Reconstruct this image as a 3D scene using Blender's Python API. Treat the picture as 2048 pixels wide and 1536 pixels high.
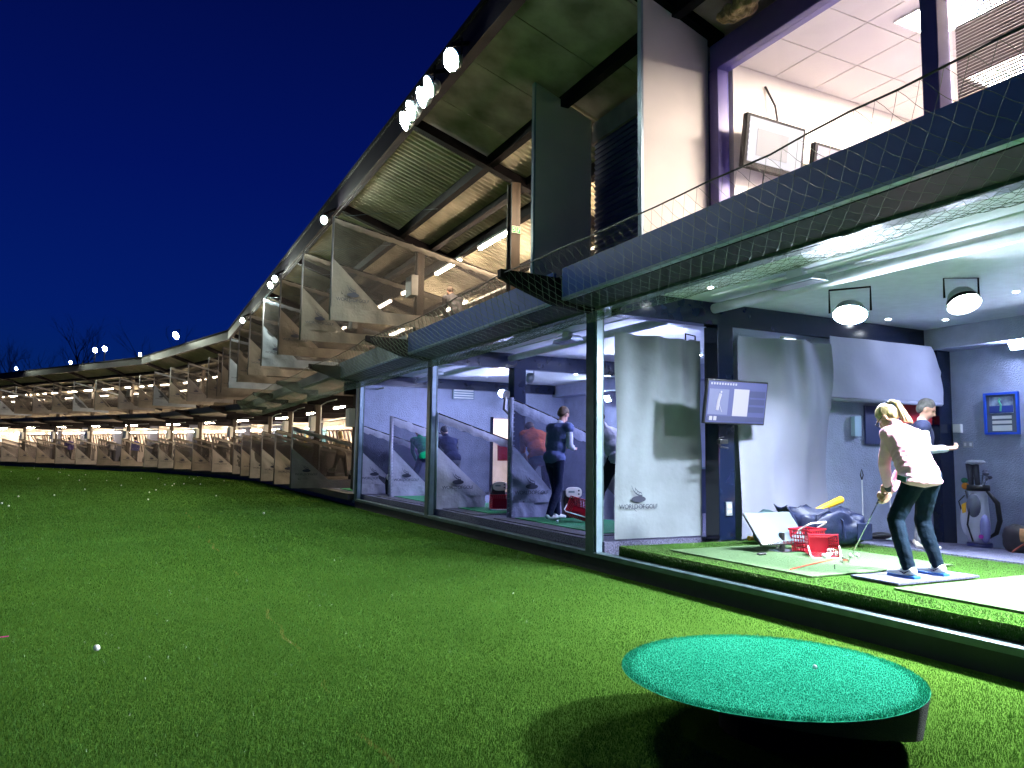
import bpy, math, random
import numpy as np
from mathutils import Vector, Matrix, noise
random.seed(7); rs = np.random.RandomState(7)
PI = math.pi
scene = bpy.context.scene
col = scene.collection
for o in list(bpy.data.objects): bpy.data.objects.remove(o)

# ---------------------------------------------------------------- camera
cam_d = bpy.data.cameras.new('camera'); cam = bpy.data.objects.new('camera', cam_d); col.objects.link(cam)
cam_d.sensor_width = 36; cam_d.lens = 36*1500/2048; cam_d.clip_start = .05; cam_d.clip_end = 3000
PITCH = math.atan(142/1500)
cam.matrix_world = Matrix.Translation((0, 0, 1.35)) @ Matrix.Rotation(PI/2+PITCH, 4, 'X') @ Matrix.Rotation(.014, 4, 'Z')
scene.camera = cam
# ---------------------------------------------------------------- dusk sky
w = bpy.data.worlds.new('World'); scene.world = w; w.use_nodes = True
nt = w.node_tree; nt.nodes.clear()
out = nt.nodes.new('ShaderNodeOutputWorld'); bg = nt.nodes.new('ShaderNodeBackground')
tc = nt.nodes.new('ShaderNodeTexCoord'); sp = nt.nodes.new('ShaderNodeSeparateXYZ'); cr = nt.nodes.new('ShaderNodeValToRGB')
nt.links.new(tc.outputs['Generated'], sp.inputs[0]); nt.links.new(sp.outputs['Z'], cr.inputs[0])
nt.links.new(cr.outputs[0], bg.inputs[0]); nt.links.new(bg.outputs[0], out.inputs[0])
E_ = cr.color_ramp.elements
E_[0].position = 0.0; E_[0].color = (.0010, .016, .085, 1)
E_[1].position = .55; E_[1].color = (.0004, .0026, .045, 1)
e = E_.new(.16); e.color = (.0005, .0085, .105, 1)
e = E_.new(.33); e.color = (.0004, .0045, .082, 1)
bg.inputs[1].default_value = .55
scene.view_settings.view_transform = 'Standard'; scene.view_settings.look = 'None'
scene.view_settings.exposure = 1.3; scene.view_settings.gamma = 1
scene.cycles.use_light_tree = True
scene.cycles.sample_clamp_indirect = 6; scene.cycles.max_bounces = 6
scene.cycles.transparent_max_bounces = 24

# ---------------------------------------------------------------- helpers
def lin(r, g, b): return tuple(((c/255)/12.92 if c/255 <= .04045 else ((c/255+.055)/1.055)**2.4) for c in (r, g, b))
MATS = {}
def pm(name, c, rough=.6, metal=0, nscale=0, namt=.15, bump=0, bscale=40, spec=.5, alpha=1, stretch=None, c2=None):
    if name in MATS: return MATS[name]
    m = bpy.data.materials.new(name); m.use_nodes = True; n = m.node_tree.nodes; l = m.node_tree.links
    b = n['Principled BSDF']; b.inputs['Base Color'].default_value = (*c, 1); b.inputs['Roughness'].default_value = rough
    b.inputs['Metallic'].default_value = metal; b.inputs['Specular IOR Level'].default_value = spec
    t = n.new('ShaderNodeTexCoord'); src = t.outputs['Object']
    if stretch:
        mp = n.new('ShaderNodeMapping'); mp.inputs['Scale'].default_value = stretch; l.new(src, mp.inputs[0]); src = mp.outputs[0]
    if nscale:
        a = n.new('ShaderNodeTexNoise'); a.inputs['Scale'].default_value = nscale; a.inputs['Detail'].default_value = 5
        l.new(src, a.inputs['Vector']); r = n.new('ShaderNodeValToRGB'); l.new(a.outputs['Fac'], r.inputs[0])
        d = c2 or tuple(x*(1-namt*1.6) for x in c)
        r.color_ramp.elements[0].position = .3; r.color_ramp.elements[0].color = (*d, 1)
        r.color_ramp.elements[1].position = .7; r.color_ramp.elements[1].color = (*[min(1, x*(1+namt*.6)) for x in c], 1)
        l.new(r.outputs[0], b.inputs['Base Color'])
    if bump:
        a2 = n.new('ShaderNodeTexNoise'); a2.inputs['Scale'].default_value = bscale; a2.inputs['Detail'].default_value = 4
        l.new(src, a2.inputs['Vector']); bp = n.new('ShaderNodeBump'); bp.inputs['Strength'].default_value = bump
        bp.inputs['Distance'].default_value = .02; l.new(a2.outputs['Fac'], bp.inputs['Height']); l.new(bp.outputs[0], b.inputs['Normal'])
    if alpha < 1:
        b.inputs['Alpha'].default_value = alpha
    MATS[name] = m; return m
def emis(name, c, s, base=(.8, .8, .8)):
    if name in MATS: return MATS[name]
    m = bpy.data.materials.new(name); m.use_nodes = True; b = m.node_tree.nodes['Principled BSDF']
    b.inputs['Base Color'].default_value = (*base, 1); b.inputs['Emission Color'].default_value = (*c, 1); b.inputs['Emission Strength'].default_value = s
    MATS[name] = m; return m
def link(name, data, parent=None, loc=None, rz=None):
    o = bpy.data.objects.new(name, data); col.objects.link(o)
    if parent: o.parent = parent
    if loc is not None: o.location = loc
    if rz is not None: o.rotation_euler = (0, 0, rz)
    return o
def tag(o, label, cat, group=None, kind=None):
    if label: o['label'] = label
    if cat: o['category'] = cat
    if group: o['group'] = group
    if kind: o['kind'] = kind
    return o
def thing(name, label, cat, loc=(0, 0, 0), rz=0, group=None): return tag(link(name, None, None, loc, rz), label, cat, group)

class MB:
    def __init__(s): s.v = []; s.f = []; s.u = []
    def add(s, vs, fs):
        k = len(s.v); s.v += [tuple(x) for x in vs]; s.f += [tuple(i+k for i in f) for f in fs]; return s
    def box(s, c, d, rot=None):
        hx, hy, hz = d[0]/2, d[1]/2, d[2]/2
        vs = [Vector((x*hx, y*hy, z*hz)) for z in (-1, 1) for y in (-1, 1) for x in (-1, 1)]
        if rot is not None: vs = [rot @ q for q in vs]
        return s.add([q+Vector(c) for q in vs], [(0, 2, 3, 1), (4, 5, 7, 6), (0, 1, 5, 4), (2, 6, 7, 3), (0, 4, 6, 2), (1, 3, 7, 5)])
    def bx(s, a, b): return s.box([(a[i]+b[i])/2 for i in range(3)], [abs(b[i]-a[i]) for i in range(3)])
    def tube(s, pts, r, n=8, caps=True):
        pts = [Vector(p) for p in pts]; rr = r if isinstance(r, (list, tuple)) else [r]*len(pts); rings = []
        up = None
        for i, p in enumerate(pts):
            t = (pts[min(i+1, len(pts)-1)]-pts[max(i-1, 0)]).normalized()
            if up is None: up = Vector((0, 0, 1)) if abs(t.z) < .9 else Vector((1, 0, 0))
            a = t.cross(up)
            if a.length < 1e-4: a = t.cross(Vector((0, 1, 0)))
            a.normalize(); b = a.cross(t).normalized(); up = b
            rings.append([p+(a*math.cos(2*PI*k/n)+b*math.sin(2*PI*k/n))*rr[i] for k in range(n)])
        vs = [q for g in rings for q in g]; fs = []
        for i in range(len(pts)-1):
            for k in range(n): fs.append((i*n+k, i*n+(k+1) % n, (i+1)*n+(k+1) % n, (i+1)*n+k))
        if caps: fs.append(tuple(range(n))[::-1]); fs.append(tuple((len(pts)-1)*n+k for k in range(n)))
        return s.add(vs, fs)
    def ball(s, c, r, rot=None, nu=14, nv=9):
        r = r if isinstance(r, (tuple, list)) else (r, r, r); vs = []; fs = []
        for j in range(1, nv):
            th = PI*j/nv
            for i in range(nu):
                a = 2*PI*i/nu; vs.append(Vector((r[0]*math.sin(th)*math.cos(a), r[1]*math.sin(th)*math.sin(a), r[2]*math.cos(th))))
        vs += [Vector((0, 0, r[2])), Vector((0, 0, -r[2]))]; T = len(vs)-2
        for j in range(nv-2):
            for i in range(nu): fs.append((j*nu+i, (j+1)*nu+i, (j+1)*nu+(i+1) % nu, j*nu+(i+1) % nu))
        for i in range(nu): fs.append((T, i, (i+1) % nu)); fs.append((T+1, (nv-2)*nu+(i+1) % nu, (nv-2)*nu+i))
        if rot is not None: vs = [rot @ q for q in vs]
        return s.add([q+Vector(c) for q in vs], fs)
    def prism(s, poly, a, b, ax=1):
        n = len(poly)
        def mk(p, t): return {0: (t, p[0], p[1]), 1: (p[0], t, p[1]), 2: (p[0], p[1], t)}[ax]
        return s.add([mk(p, a) for p in poly]+[mk(p, b) for p in poly], [tuple(range(n))[::-1], tuple(range(n, 2*n))]+[(i, (i+1) % n, n+(i+1) % n, n+i) for i in range(n)])
    def grid(s, fn, nu, nv):
        vs = [fn(i/nu, j/nv) for j in range(nv+1) for i in range(nu+1)]
        return s.add(vs, [(j*(nu+1)+i, j*(nu+1)+i+1, (j+1)*(nu+1)+i+1, (j+1)*(nu+1)+i) for j in range(nv) for i in range(nu)])
    def mesh(s, name, mat, smooth=False):
        me = bpy.data.meshes.new(name); me.from_pydata([tuple(q) for q in s.v], [], s.f); me.validate()
        me.materials.append(mat)
        if smooth: me.polygons.foreach_set('use_smooth', [True]*len(me.polygons))
        me.update(); return me
    def build(s, name, mat, parent=None, loc=None, rz=None, smooth=False, bevel=0, solid=0):
        o = link(name, s.mesh(name, mat, smooth), parent, loc, rz)
        if solid: m = o.modifiers.new('solid', 'SOLIDIFY'); m.thickness = solid; m.offset = 0
        if bevel: m = o.modifiers.new('bevel', 'BEVEL'); m.width = bevel; m.segments = 2; m.limit_method = 'ANGLE'
        return o

# the range follows a bent line: s runs along its front, d inwards from the front edge, z up
HEAD = math.radians(26.5); D0 = 4.92
def un(h): return Vector((-math.sin(h), math.cos(h), 0)), Vector((math.cos(h), math.sin(h), 0))
u0, n0 = un(HEAD)
SEG = [(-6., 36.3, HEAD, n0*D0+u0*-6.)]
for L_, hd_ in ((14.15, 41), (28.3, 55), (25, 66)):
    s0, s1, h, o = SEG[-1]; uu, _ = un(h); SEG.append((s1, s1+L_, math.radians(hd_), o+uu*(s1-s0)))
def seg(s):
    for q in SEG:
        if s < q[1]: return q
    return SEG[-1]
def W(s, d, z=0):
    q = seg(s); uu, nn = un(q[2]); return q[3]+uu*(s-q[0])+nn*d+Vector((0, 0, z))
def hd(s): return seg(s)[2]
def rows(s0, s1):
    r = [(s0, None)]
    for i in range(1, len(SEG)):
        if s0 < SEG[i][0] < s1: r.append((SEG[i][0], i))
    r.append((s1-1e-4, None)); return r
def Wm(s, k, d, z):
    if k is None: return W(s, d, z)
    na, nb = un(SEG[k-1][2])[1], un(SEG[k][2])[1]; m = (na+nb)/(1+na.dot(nb)); return SEG[k][3]+m*d+Vector((0, 0, z))
def sweep(mb, prof, s0, s1):                       # closed (d,z) profile along the bent line
    R = rows(s0, s1); n = len(prof); vs = [Wm(s, k, *p) for s, k in R for p in prof]; fs = []
    for i in range(len(R)-1):
        for j in range(n): fs.append((i*n+j, i*n+(j+1) % n, (i+1)*n+(j+1) % n, (i+1)*n+j))
    fs += [tuple(range(n))[::-1], tuple((len(R)-1)*n+j for j in range(n))]
    return mb.add(vs, fs)
def rect(d0, d1, z0, z1): return [(d0, z0), (d1, z0), (d1, z1), (d0, z1)]
def lbox(mb, s0, s1, d0, d1, z0, z1):              # box in (s,d,z)
    return mb.add([W(s, d, z) for z in (z0, z1) for s in (s0, s1) for d in (d0, d1)], [(0, 2, 3, 1), (4, 5, 7, 6), (0, 1, 5, 4), (2, 6, 7, 3), (0, 4, 6, 2), (1, 3, 7, 5)])
def lprism(mb, s0, s1, prof):                      # (d,z) outline extruded along s inside one segment
    n = len(prof); return mb.add([W(s0, *p) for p in prof]+[W(s1, *p) for p in prof], [tuple(range(n))[::-1], tuple(range(n, 2*n))]+[(i, (i+1) % n, n+(i+1) % n, n+i) for i in range(n)])
ORD = 'first second third fourth fifth sixth seventh eighth ninth tenth eleventh twelfth thirteenth fourteenth fifteenth sixteenth seventeenth eighteenth nineteenth twentieth'.split()
ORD += ['twenty-'+x for x in ORD[:9]] + ['thirtieth'] + ['thirty-'+x for x in ORD[:9]] + ['fortieth'] + ['forty-'+x for x in ORD[:9]]

# ---------------------------------------------------------------- materials
steel = pm('dark_steel', (.010, .008, .010), .6, .0, 6, .2, .1, spec=.08)
navy = pm('navy_gloss', (.006, .011, .034), .16, 0, 5, .15, .06, 8)
bluefas = pm('blue_fascia', (.03, .075, .30), .5, 0, 3, .12, .05, 4)
greyfas = pm('grey_fascia', (.16, .2, .24), .5, 0, 3, .25)
alu = pm('aluminium_trim', (.22, .3, .36), .35, .3, 8, .1)
railm = pm('dark_rail', (.06, .10, .11), .4, .2, 7, .25, .1, 30)
black = pm('black_plastic', (.012, .012, .014), .35)
blackm = pm('black_matte', (.006, .006, .007), .9, spec=.05)
white = pm('white_paint', (.75, .75, .74), .45, 0, 4, .05)
plaster = pm('white_plaster', (.58, .62, .68), .7, 0, 8, .06, .25, 60)
wallp = pm('textured_grey_wall', (.34, .38, .52), .6, 0, 5, .08, .9, 55)
carpet = pm('grey_carpet', (.13, .13, .22), .95, 0, 60, .5, .6, 200)
boards = pm('soffit_boards', (.34, .29, .30), .8, 0, 2.2, .35, .15, 25, stretch=(1, 1, 1))
corr = pm('corrugated_sheet', (.47, .43, .33), .55, .1, 1.6, .2, .05)
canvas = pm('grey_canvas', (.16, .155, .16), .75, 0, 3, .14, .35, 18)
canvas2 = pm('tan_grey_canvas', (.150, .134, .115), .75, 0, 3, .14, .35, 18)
canvasg = pm('lit_ground_canvas', (.30, .285, .27), .75, 0, 3, .14, .35, 18); canvast = pm('lit_ground_tan_canvas', (.27, .24, .205), .75, 0, 3, .14, .35, 18)  # paler canvas copies: light on the lower screen fronts put into the colour
canvas3 = pm('pale_canvas', (.22, .26, .32), .6, 0, 3, .12, .3, 18)
canvasi = pm('curtain_canvas', (.185, .21, .235), .8, 0, 1.5, .18, .25, 14)
canvasl = pm('lilac_canvas', (.27, .275, .36), .8, 0, 1.2, .1, .15, 10)
logom = pm('navy_print', (.01, .014, .04), .6)
wood = pm('brown_timber', (.085, .06, .042), .6, 0, 6, .4, .2, 20, stretch=(1, 1, .15))
redp = pm('red_plastic', (.42, .008, .025), .35)
whitep = pm('white_plastic', (.82, .82, .82), .3)
matg = pm('green_mat', (.015, .24, .09), .9, 0, 90, .35, .4, 250)
rubber = pm('dark_rubber_mat', (.05, .05, .09), .85, 0, 60, .4, .3, 200)
chrome = pm('chrome', (.7, .7, .72), .15, 1)
yellow = pm('yellow_plastic', (.85, .45, .02), .4)
glassm = None
def glass():
    global glassm
    if glassm: return glassm
    m = bpy.data.materials.new('window_glass'); m.use_nodes = True; n = m.node_tree.nodes; l = m.node_tree.links; n.clear()
    o = n.new('ShaderNodeOutputMaterial'); mx = n.new('ShaderNodeMixShader'); t = n.new('ShaderNodeBsdfTransparent'); g = n.new('ShaderNodeBsdfGlossy')
    g.inputs['Roughness'].default_value = .02; f0 = n.new('ShaderNodeLayerWeight'); f0.inputs[0].default_value = .5; f1 = n.new('ShaderNodeMath'); f1.operation = 'POWER'; f1.inputs[1].default_value = 5; f = n.new('ShaderNodeMath'); f.operation = 'MULTIPLY_ADD'; f.inputs[1].default_value = .7; f.inputs[2].default_value = .03
    l.new(f0.outputs['Facing'], f1.inputs[0]); l.new(f1.outputs[0], f.inputs[0]); l.new(f.outputs[0], mx.inputs[0]); l.new(t.outputs[0], mx.inputs[1]); l.new(g.outputs[0], mx.inputs[2]); l.new(mx.outputs[0], o.inputs[0])
    t.inputs[0].default_value = (.94, .96, .97, 1); glassm = m; return m
def netmat(name, c, dens, scale):
    m = bpy.data.materials.new(name); m.use_nodes = True; n = m.node_tree.nodes; l = m.node_tree.links
    b = n['Principled BSDF']; b.inputs['Base Color'].default_value = (*c, 1); b.inputs['Roughness'].default_value = .8
    t = n.new('ShaderNodeTexCoord'); no = n.new('ShaderNodeTexNoise'); no.inputs['Scale'].default_value = scale; l.new(t.outputs['Object'], no.inputs['Vector'])
    mr = n.new('ShaderNodeMapRange'); mr.inputs[3].default_value = dens-.12; mr.inputs[4].default_value = dens+.12; l.new(no.outputs['Fac'], mr.inputs[0]); l.new(mr.outputs[0], b.inputs['Alpha'])
    return m
meshm = netmat('knitted_black_mesh', (.016, .014, .015), .66, 3)
meshb = netmat('blue_black_mesh', (.02, .025, .07), .7, 3)
nettw = pm('net_twine', (.05, .085, .055), .6)
rope = pm('black_rope', (.02, .02, .025), .7)
warm = emis('warm_tube', (1, .77, .53), 88); cool = emis('cool_flood', (.84, 1, .92), 450); coolf = emis('cool_flood_distant', (.9, 1, .8), 520); coolm = emis('cool_flood_far', (.9, 1, .85), 2600); hot = emis('bay_flood', (.74, .84, 1), 820)
blueflood = emis('wall_flood', (.55, .66, 1), 420); down = emis('downlight_lens', (.85, .93, 1), 40)

# ---------------------------------------------------------------- ground
def turfmat(name, c1, c2, blade=False, rough=.45):
    m = bpy.data.materials.new(name); m.use_nodes = True; n = m.node_tree.nodes; l = m.node_tree.links; b = n['Principled BSDF']
    b.inputs['Roughness'].default_value = rough; b.inputs['Specular IOR Level'].default_value = 0
    r = n.new('ShaderNodeValToRGB'); r.color_ramp.elements[0].color = (*c1, 1); r.color_ramp.elements[1].color = (*c2, 1); l.new(r.outputs[0], b.inputs['Base Color'])
    if blade:
        a = n.new('ShaderNodeAttribute'); a.attribute_name = 'rnd'; l.new(a.outputs['Fac'], r.inputs[0])
        e = r.color_ramp.elements.new(1.0); r.color_ramp.elements[1].position = .985; e.color = (.26, .22, .07, 1)
        gt_ = n.new('ShaderNodeMath'); gt_.operation = 'GREATER_THAN'; gt_.inputs[1].default_value = .87; ml = n.new('ShaderNodeMath'); ml.operation = 'MULTIPLY'; ml.inputs[1].default_value = .6
        l.new(a.outputs['Fac'], gt_.inputs[0]); l.new(gt_.outputs[0], ml.inputs[0]); l.new(ml.outputs[0], b.inputs['Specular IOR Level'])
        mr_ = n.new('ShaderNodeMapRange'); mr_.inputs[3].default_value = .7; mr_.inputs[4].default_value = .22; l.new(gt_.outputs[0], mr_.inputs[0]); l.new(mr_.outputs[0], b.inputs['Roughness'])
    else:
        t = n.new('ShaderNodeTexCoord'); no = n.new('ShaderNodeTexNoise'); no.inputs['Scale'].default_value = 45; no.inputs['Detail'].default_value = 6
        n2 = n.new('ShaderNodeTexNoise'); n2.inputs['Scale'].default_value = .9; n2.inputs['Detail'].default_value = 3
        l.new(t.outputs['Object'], no.inputs['Vector']); l.new(t.outputs['Object'], n2.inputs['Vector'])
        mx = n.new('ShaderNodeMath'); mx.operation = 'MULTIPLY_ADD'; l.new(n2.outputs['Fac'], mx.inputs[0]); mx.inputs[1].default_value = .6; l.new(no.outputs['Fac'], mx.inputs[2])
        sb = n.new('ShaderNodeMath'); sb.operation = 'SUBTRACT'; l.new(mx.outputs[0], sb.inputs[0]); sb.inputs[1].default_value = .3
        l.new(sb.outputs[0], r.inputs[0]); bp = n.new('ShaderNodeBump'); bp.inputs['Strength'].default_value = .7; bp.inputs['Distance'].default_value = .02
        l.new(no.outputs['Fac'], bp.inputs['Height']); l.new(bp.outputs[0], b.inputs['Normal'])
    return m
gm = turfmat('turf_ground', (.02, .05, .006), (.06, .125, .018))
g = MB()
xs = [-900, -300, -120, -70, -40, -20, 0, 20, 60, 300, 900]; ys = [-60, -10, 0, 10, 20, 40, 60, 90, 200, 900]
g.add([(x, y, 0) for y in ys for x in xs], [(j*11+i, j*11+i+1, (j+1)*11+i+1, (j+1)*11+i) for j in range(9) for i in range(10)])
tag(g.build('ground', gm), 'artificial turf field in front of the golf bays', None, None, 'structure')

def blades(name, X, Y, Z, sc, mat, h0=.016, w0=.0035, lean=.6, tan=None, hs=None):
    N = len(X); a = rs.rand(N)*2*PI; wd = w0*sc*(.7+.6*rs.rand(N)); h = h0*(sc if hs is None else hs)*(.6+.7*rs.rand(N)); b = rs.rand(N)*2*PI; le = lean*h*rs.rand(N)
    dx, dy = np.cos(a)*wd/2, np.sin(a)*wd/2
    V = np.empty((N, 3, 3), np.float32)
    V[:, 0] = np.stack([X-dx, Y-dy, Z-.002], 1); V[:, 1] = np.stack([X+dx, Y+dy, Z-.002], 1); V[:, 2] = np.stack([X+np.cos(b)*le, Y+np.sin(b)*le, Z+h], 1)
    me = bpy.data.meshes.new(name); me.vertices.add(N*3); me.vertices.foreach_set('co', V.ravel())
    me.loops.add(N*3); me.loops.foreach_set('vertex_index', np.arange(N*3, dtype=np.int32)); me.polygons.add(N)
    me.polygons.foreach_set('loop_start', np.arange(0, N*3, 3, dtype=np.int32)); me.update()
    at = me.attributes.new('rnd', 'FLOAT', 'POINT'); q_ = np.sin(X*1.7+2*np.sin(Y*.9))*np.sin(Y*1.3+1.5*np.sin(X*.6+1))+.5*np.sin(X*5.1+Y*3.3+np.sin(Y*7)); r = np.clip(.62*rs.rand(N)+.27*(.5+.4*q_), 0, .86); r = np.where(rs.rand(N) < .13, .93, r)
    if tan is not None: r = np.where(tan, 1.0, r)
    at.data.foreach_set('value', np.repeat(r, 3).astype(np.float32)); me.materials.append(mat)
    return link(name, me)
bm_ = turfmat('turf_blades', (.020, .066, .011), (.088, .205, .042), True, .6)
N = 850000
Zr = 2.6*np.exp(rs.rand(N)*math.log(46/2.6)); Xr = (rs.rand(N)*2-1)*.74*Zr
dd = Xr*n0.x+Zr*n0.y-D0; ss = Xr*u0.x+Zr*u0.y
k = ((dd < -.015) | (ss > 36.3)) & (ss < 60)
E41 = SEG[1][3]; h41 = un(SEG[1][2])[1]; d41 = (Xr-E41.x)*h41.x+(Zr-E41.y)*h41.y; E55 = SEG[2][3]; h55 = un(SEG[2][2])[1]; d55 = (Xr-E55.x)*h55.x+(Zr-E55.y)*h55.y
k &= ~((ss > 36.3) & (d41 > -.1)) & ~(d55 > -.1)
cx, cy = (n0*(D0-2.03)+u0*2.86).xy
k &= (Xr-cx)**2+(Zr-cy)**2 > .45**2
# seams between the carpet strips stay bare
k &= ~((np.abs(dd+.93) < .006) | (np.abs(dd+2.1) < .004) | (np.abs(ss-15.2-.25*dd) < .02))
Xr, Zr, dd, ss = Xr[k], Zr[k], dd[k], ss[k]
nz = np.sin(ss*2.3)+np.sin(ss*5.7+1)+np.sin(ss*1.1+2)
tanm = (np.abs(dd+3.86+.02*np.sin(ss*9)) < .014) & (nz+rs.rand(len(ss)) > 1.35) & (ss < 22)
tag(blades('turf_grass', Xr, Zr, np.zeros(len(Xr)), np.maximum(1, Zr/4.6), bm_, w0=.0027, hs=np.minimum(1.7, np.maximum(1, Zr/7)), tan=tanm), 'short artificial grass blades covering the field', None, None, 'stuff')

# ---------------------------------------------------------------- building
bld = thing('driving_range_building', 'long two storey curved golf driving range with open bays', 'building')
def part(name, mb, mat, **k): return mb.build(name, mat, bld, **k)
S1 = 96
# floors and front edge
part('floor_slab', sweep(MB(), [(.13, .0), (3.25, .0), (3.25, .335), (.13, .335)], 7.6, S1), carpet)
b = MB(); lprism(b, -6, 7.6, [(3.2, 0), (6.3, 0), (6.3, .12), (3.2, .33)]); part('carpet_floor', b, carpet)
part('back_floor', sweep(MB(), rect(3.25, 6.3, 0, .335), 7.6, S1), carpet)
b = sweep(MB(), [(0, .16), (.12, .16), (.12, .215), (.02, .22), (0, .21)], -6, 18.6); part('front_rail', b, railm)
b = sweep(MB(), rect(.03, .1, .0, .16), -6, 18.6); part('rail_plinth', b, pm('dark_plinth', (.012, .014, .016), .7, 0, 5, .3))
part('deck_edge', sweep(MB(), rect(-.12, .13, .18, .33), 18.7, S1), pm('black_edge', (.012, .011, .012), .7))
# end walls, side wall, back wall of glazed rooms
b = MB(); lbox(b, 18.78, 18.9, .05, 6.2, .1, 3.5); part('end_wall', b, wallp)
b = MB(); lbox(b, 7.36, 7.46, 1.95, 6.2, .05, 3.34); part('side_wall', b, wallp)
b = MB(); lbox(b, -6, 7.36, 6.15, 6.3, .0, 3.34); lbox(b, 7.46, 18.78, 6.15, 6.3, .3, 3.34); part('back_wall', b, wallp)
b = MB(); lbox(b, -6, 7.36, 5.75, 6.15, 3.02, 3.34); lbox(b, 7.46, 18.78, 5.75, 6.15, 3.02, 3.34); part('bulkhead', b, wallp)
b = MB(); lbox(b, 7.2, 7.36, 5.85, 6.15, .1, 3.02); part('door_frame', b, navy)
part('ceiling', sweep(MB(), rect(.1, 6.3, 3.335, 3.38), -6, 18.9), plaster)
part('upper_slab', sweep(MB(), rect(-.42, 6.3, 3.385, 3.52), -6, S1), steel)
for (a, c, m) in ((-6, 7.62, bluefas), (7.84, 13.3, bluefas), (13.5, 18.6, greyfas)):
    part('fascia_panel', sweep(MB(), rect(-.47, -.43, 3.23, 3.58), a, c), m)
    part('fascia_trim', sweep(MB(), [(-.475, 3.20), (-.43, 3.19), (-.40, 3.20), (-.40, 3.228), (-.475, 3.228)], a, c), alu)
    part('gutter', sweep(MB(), [(-.399, 3.19), (-.002, 3.15), (-.002, 3.2), (-.399, 3.225)], a, c), pm('dark_gutter', (.022, .026, .034), .5, 0, 6, .2, spec=.2))
    part('head_frame', sweep(MB(), [(0, 3.12), (.14, 3.12), (.14, 3.33), (0, 3.33)], a, c), railm)
    part('inner_head_frame', sweep(MB(), rect(.143, .19, 3.27, 3.333), a, c), alu)
part('slab_edge', sweep(MB(), rect(-.5, -.42, 3.3, 3.56), 18.7, S1), pm('black_slab_edge', (.01, .012, .018), .5))
part('lower_soffit', sweep(MB(), rect(-.4, 6.3, 3.27, 3.38), 18.95, S1), pm('tan_soffit', (.30, .26, .2), .7, 0, 2, .2))
for s in (1.9, 7.74, 13.41, 18.5):
    b = MB(); lbox(b, s-.09, s+.09, .0, .15, .2, 3.12); q = part('mullion', b, railm, bevel=.008)
    b = MB(); lbox(b, s-.13, s-.092, .02, .1, .22, 3.12); t = b.build('trim_strip', alu, q)
    b = MB(); lprism(b, s-.05, s+.05, [(0.05, 3.1), (0.05, 3.47), (-1.25, 3.5), (-1.25, 3.40), (-.55, 3.16)]); part('net_bracket', b, steel, bevel=.006)
for s in (23.5, 28.6, 33.7, 39, 44.2, 49.4, 54.6, 60, 65, 70):
    b = MB(); lprism(b, s-.06, s+.06, [(0.05, 3.1), (0.05, 3.47), (-1.2, 3.5), (-1.2, 3.40), (-.55, 3.16)]); part('net_bracket', b, steel)
for s in (7.41, 13.15):
    b = MB(); lbox(b, s-.09, s+.09, .15, 5.74, 3.04, 3.333); part('downstand_beam', b, navy, bevel=.006)
    b = MB(); lbox(b, s-.13, s+.13, 1.62, 1.88, .33, 3.04); part('post', b, navy, bevel=.01)
b = MB(); lbox(b, 18.55, 18.77, .15, 5.7, 3.08, 3.333); part('downstand_beam', b, navy)
for s0, s1 in ((-6, 7.2), (8.2, 12.95), (14.3, 18.3)):
    b = MB(); b.tube([W(s0, 1.5, 3.22), W(s1, 1.5, 3.22)], .062, 14); part('ceiling_pipe', b, plaster, smooth=True)
    b = MB(); b.tube([W(s0, 1.2, 3.3), W(s1-.3, 1.2, 3.3)], .012, 8); part('conduit', b, plaster)
# roof : corrugated sheet, boards, purlins, rafters
def zr(d): return 6.62-.33*(d+1.3)
b = MB(); prof = []; s = 11.25
pts = []
while s < 80:
    for ds, h in ((0, 0), (.045, 0), (.065, .045), (.12, .045)):
        pts.append((s+ds, h))
    s += .14
vs = []; fs = []
for (s, h) in pts:
    for d in (-1.3, 5.6): vs.append(W(s, d, zr(d)+h))
fs = [(2*i, 2*i+1, 2*i+3, 2*i+2) for i in range(len(pts)-1)]
part('corrugated_roof', b.add(vs, fs), corr)
b = MB(); vs = []; pts = []; s = 6.3
while s < 11.3:
    for ds, h in ((0, 0), (.045, 0), (.065, .045), (.12, .045)): pts.append((s+ds, h))
    s += .14
vs = [W(s, d, zr(d)+h+.03) for (s, h) in pts for d in (-.05, 5.6)]
part('corrugated_roof', b.add(vs, [(2*i, 2*i+1, 2*i+3, 2*i+2) for i in range(len(pts)-1)]), corr)
part('roof_top', sweep(MB(), [(-1.45, 6.80), (5.8, 4.45), (5.8, 4.52), (-1.45, 6.87)], 6.1, S1), blackm)
part('roof_top', sweep(MB(), [(-1.45, 6.80), (.4, 6.2), (5.8, 6.0), (5.8, 6.1), (.4, 6.3), (-1.45, 6.87)], -6, 6.1), blackm)
b = MB()
for i in range(14):
    s0 = -5.6+i*1.2; lprism(b, s0+.008, min(s0+1.2, 11.2)-.008, [(-1.28, zr(-1.28)-.01), (-.02, zr(-.02)-.01), (-.02, zr(-.02)+.01), (-1.28, zr(-1.28)+.01)])
part('soffit_board', b, boards)
b = MB()
for i in range(12): lprism(b, -5.6+i*1.17+.006, -5.6+(i+1)*1.17-.006, [(-.02, zr(-.02)-.012), (.9, zr(.9)-.012), (.9, zr(.9)+.01), (-.02, zr(-.02)+.01)])
part('inner_soffit_board', b, boards)
part('eave_beam', sweep(MB(), [(-1.42, 6.42), (-1.28, 6.42), (-1.28, 6.80), (-1.42, 6.84)], -6, S1), pm('dark_purple_steel', (.010, .007, .013), .6, 0, 3, .3, spec=.08))
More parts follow.
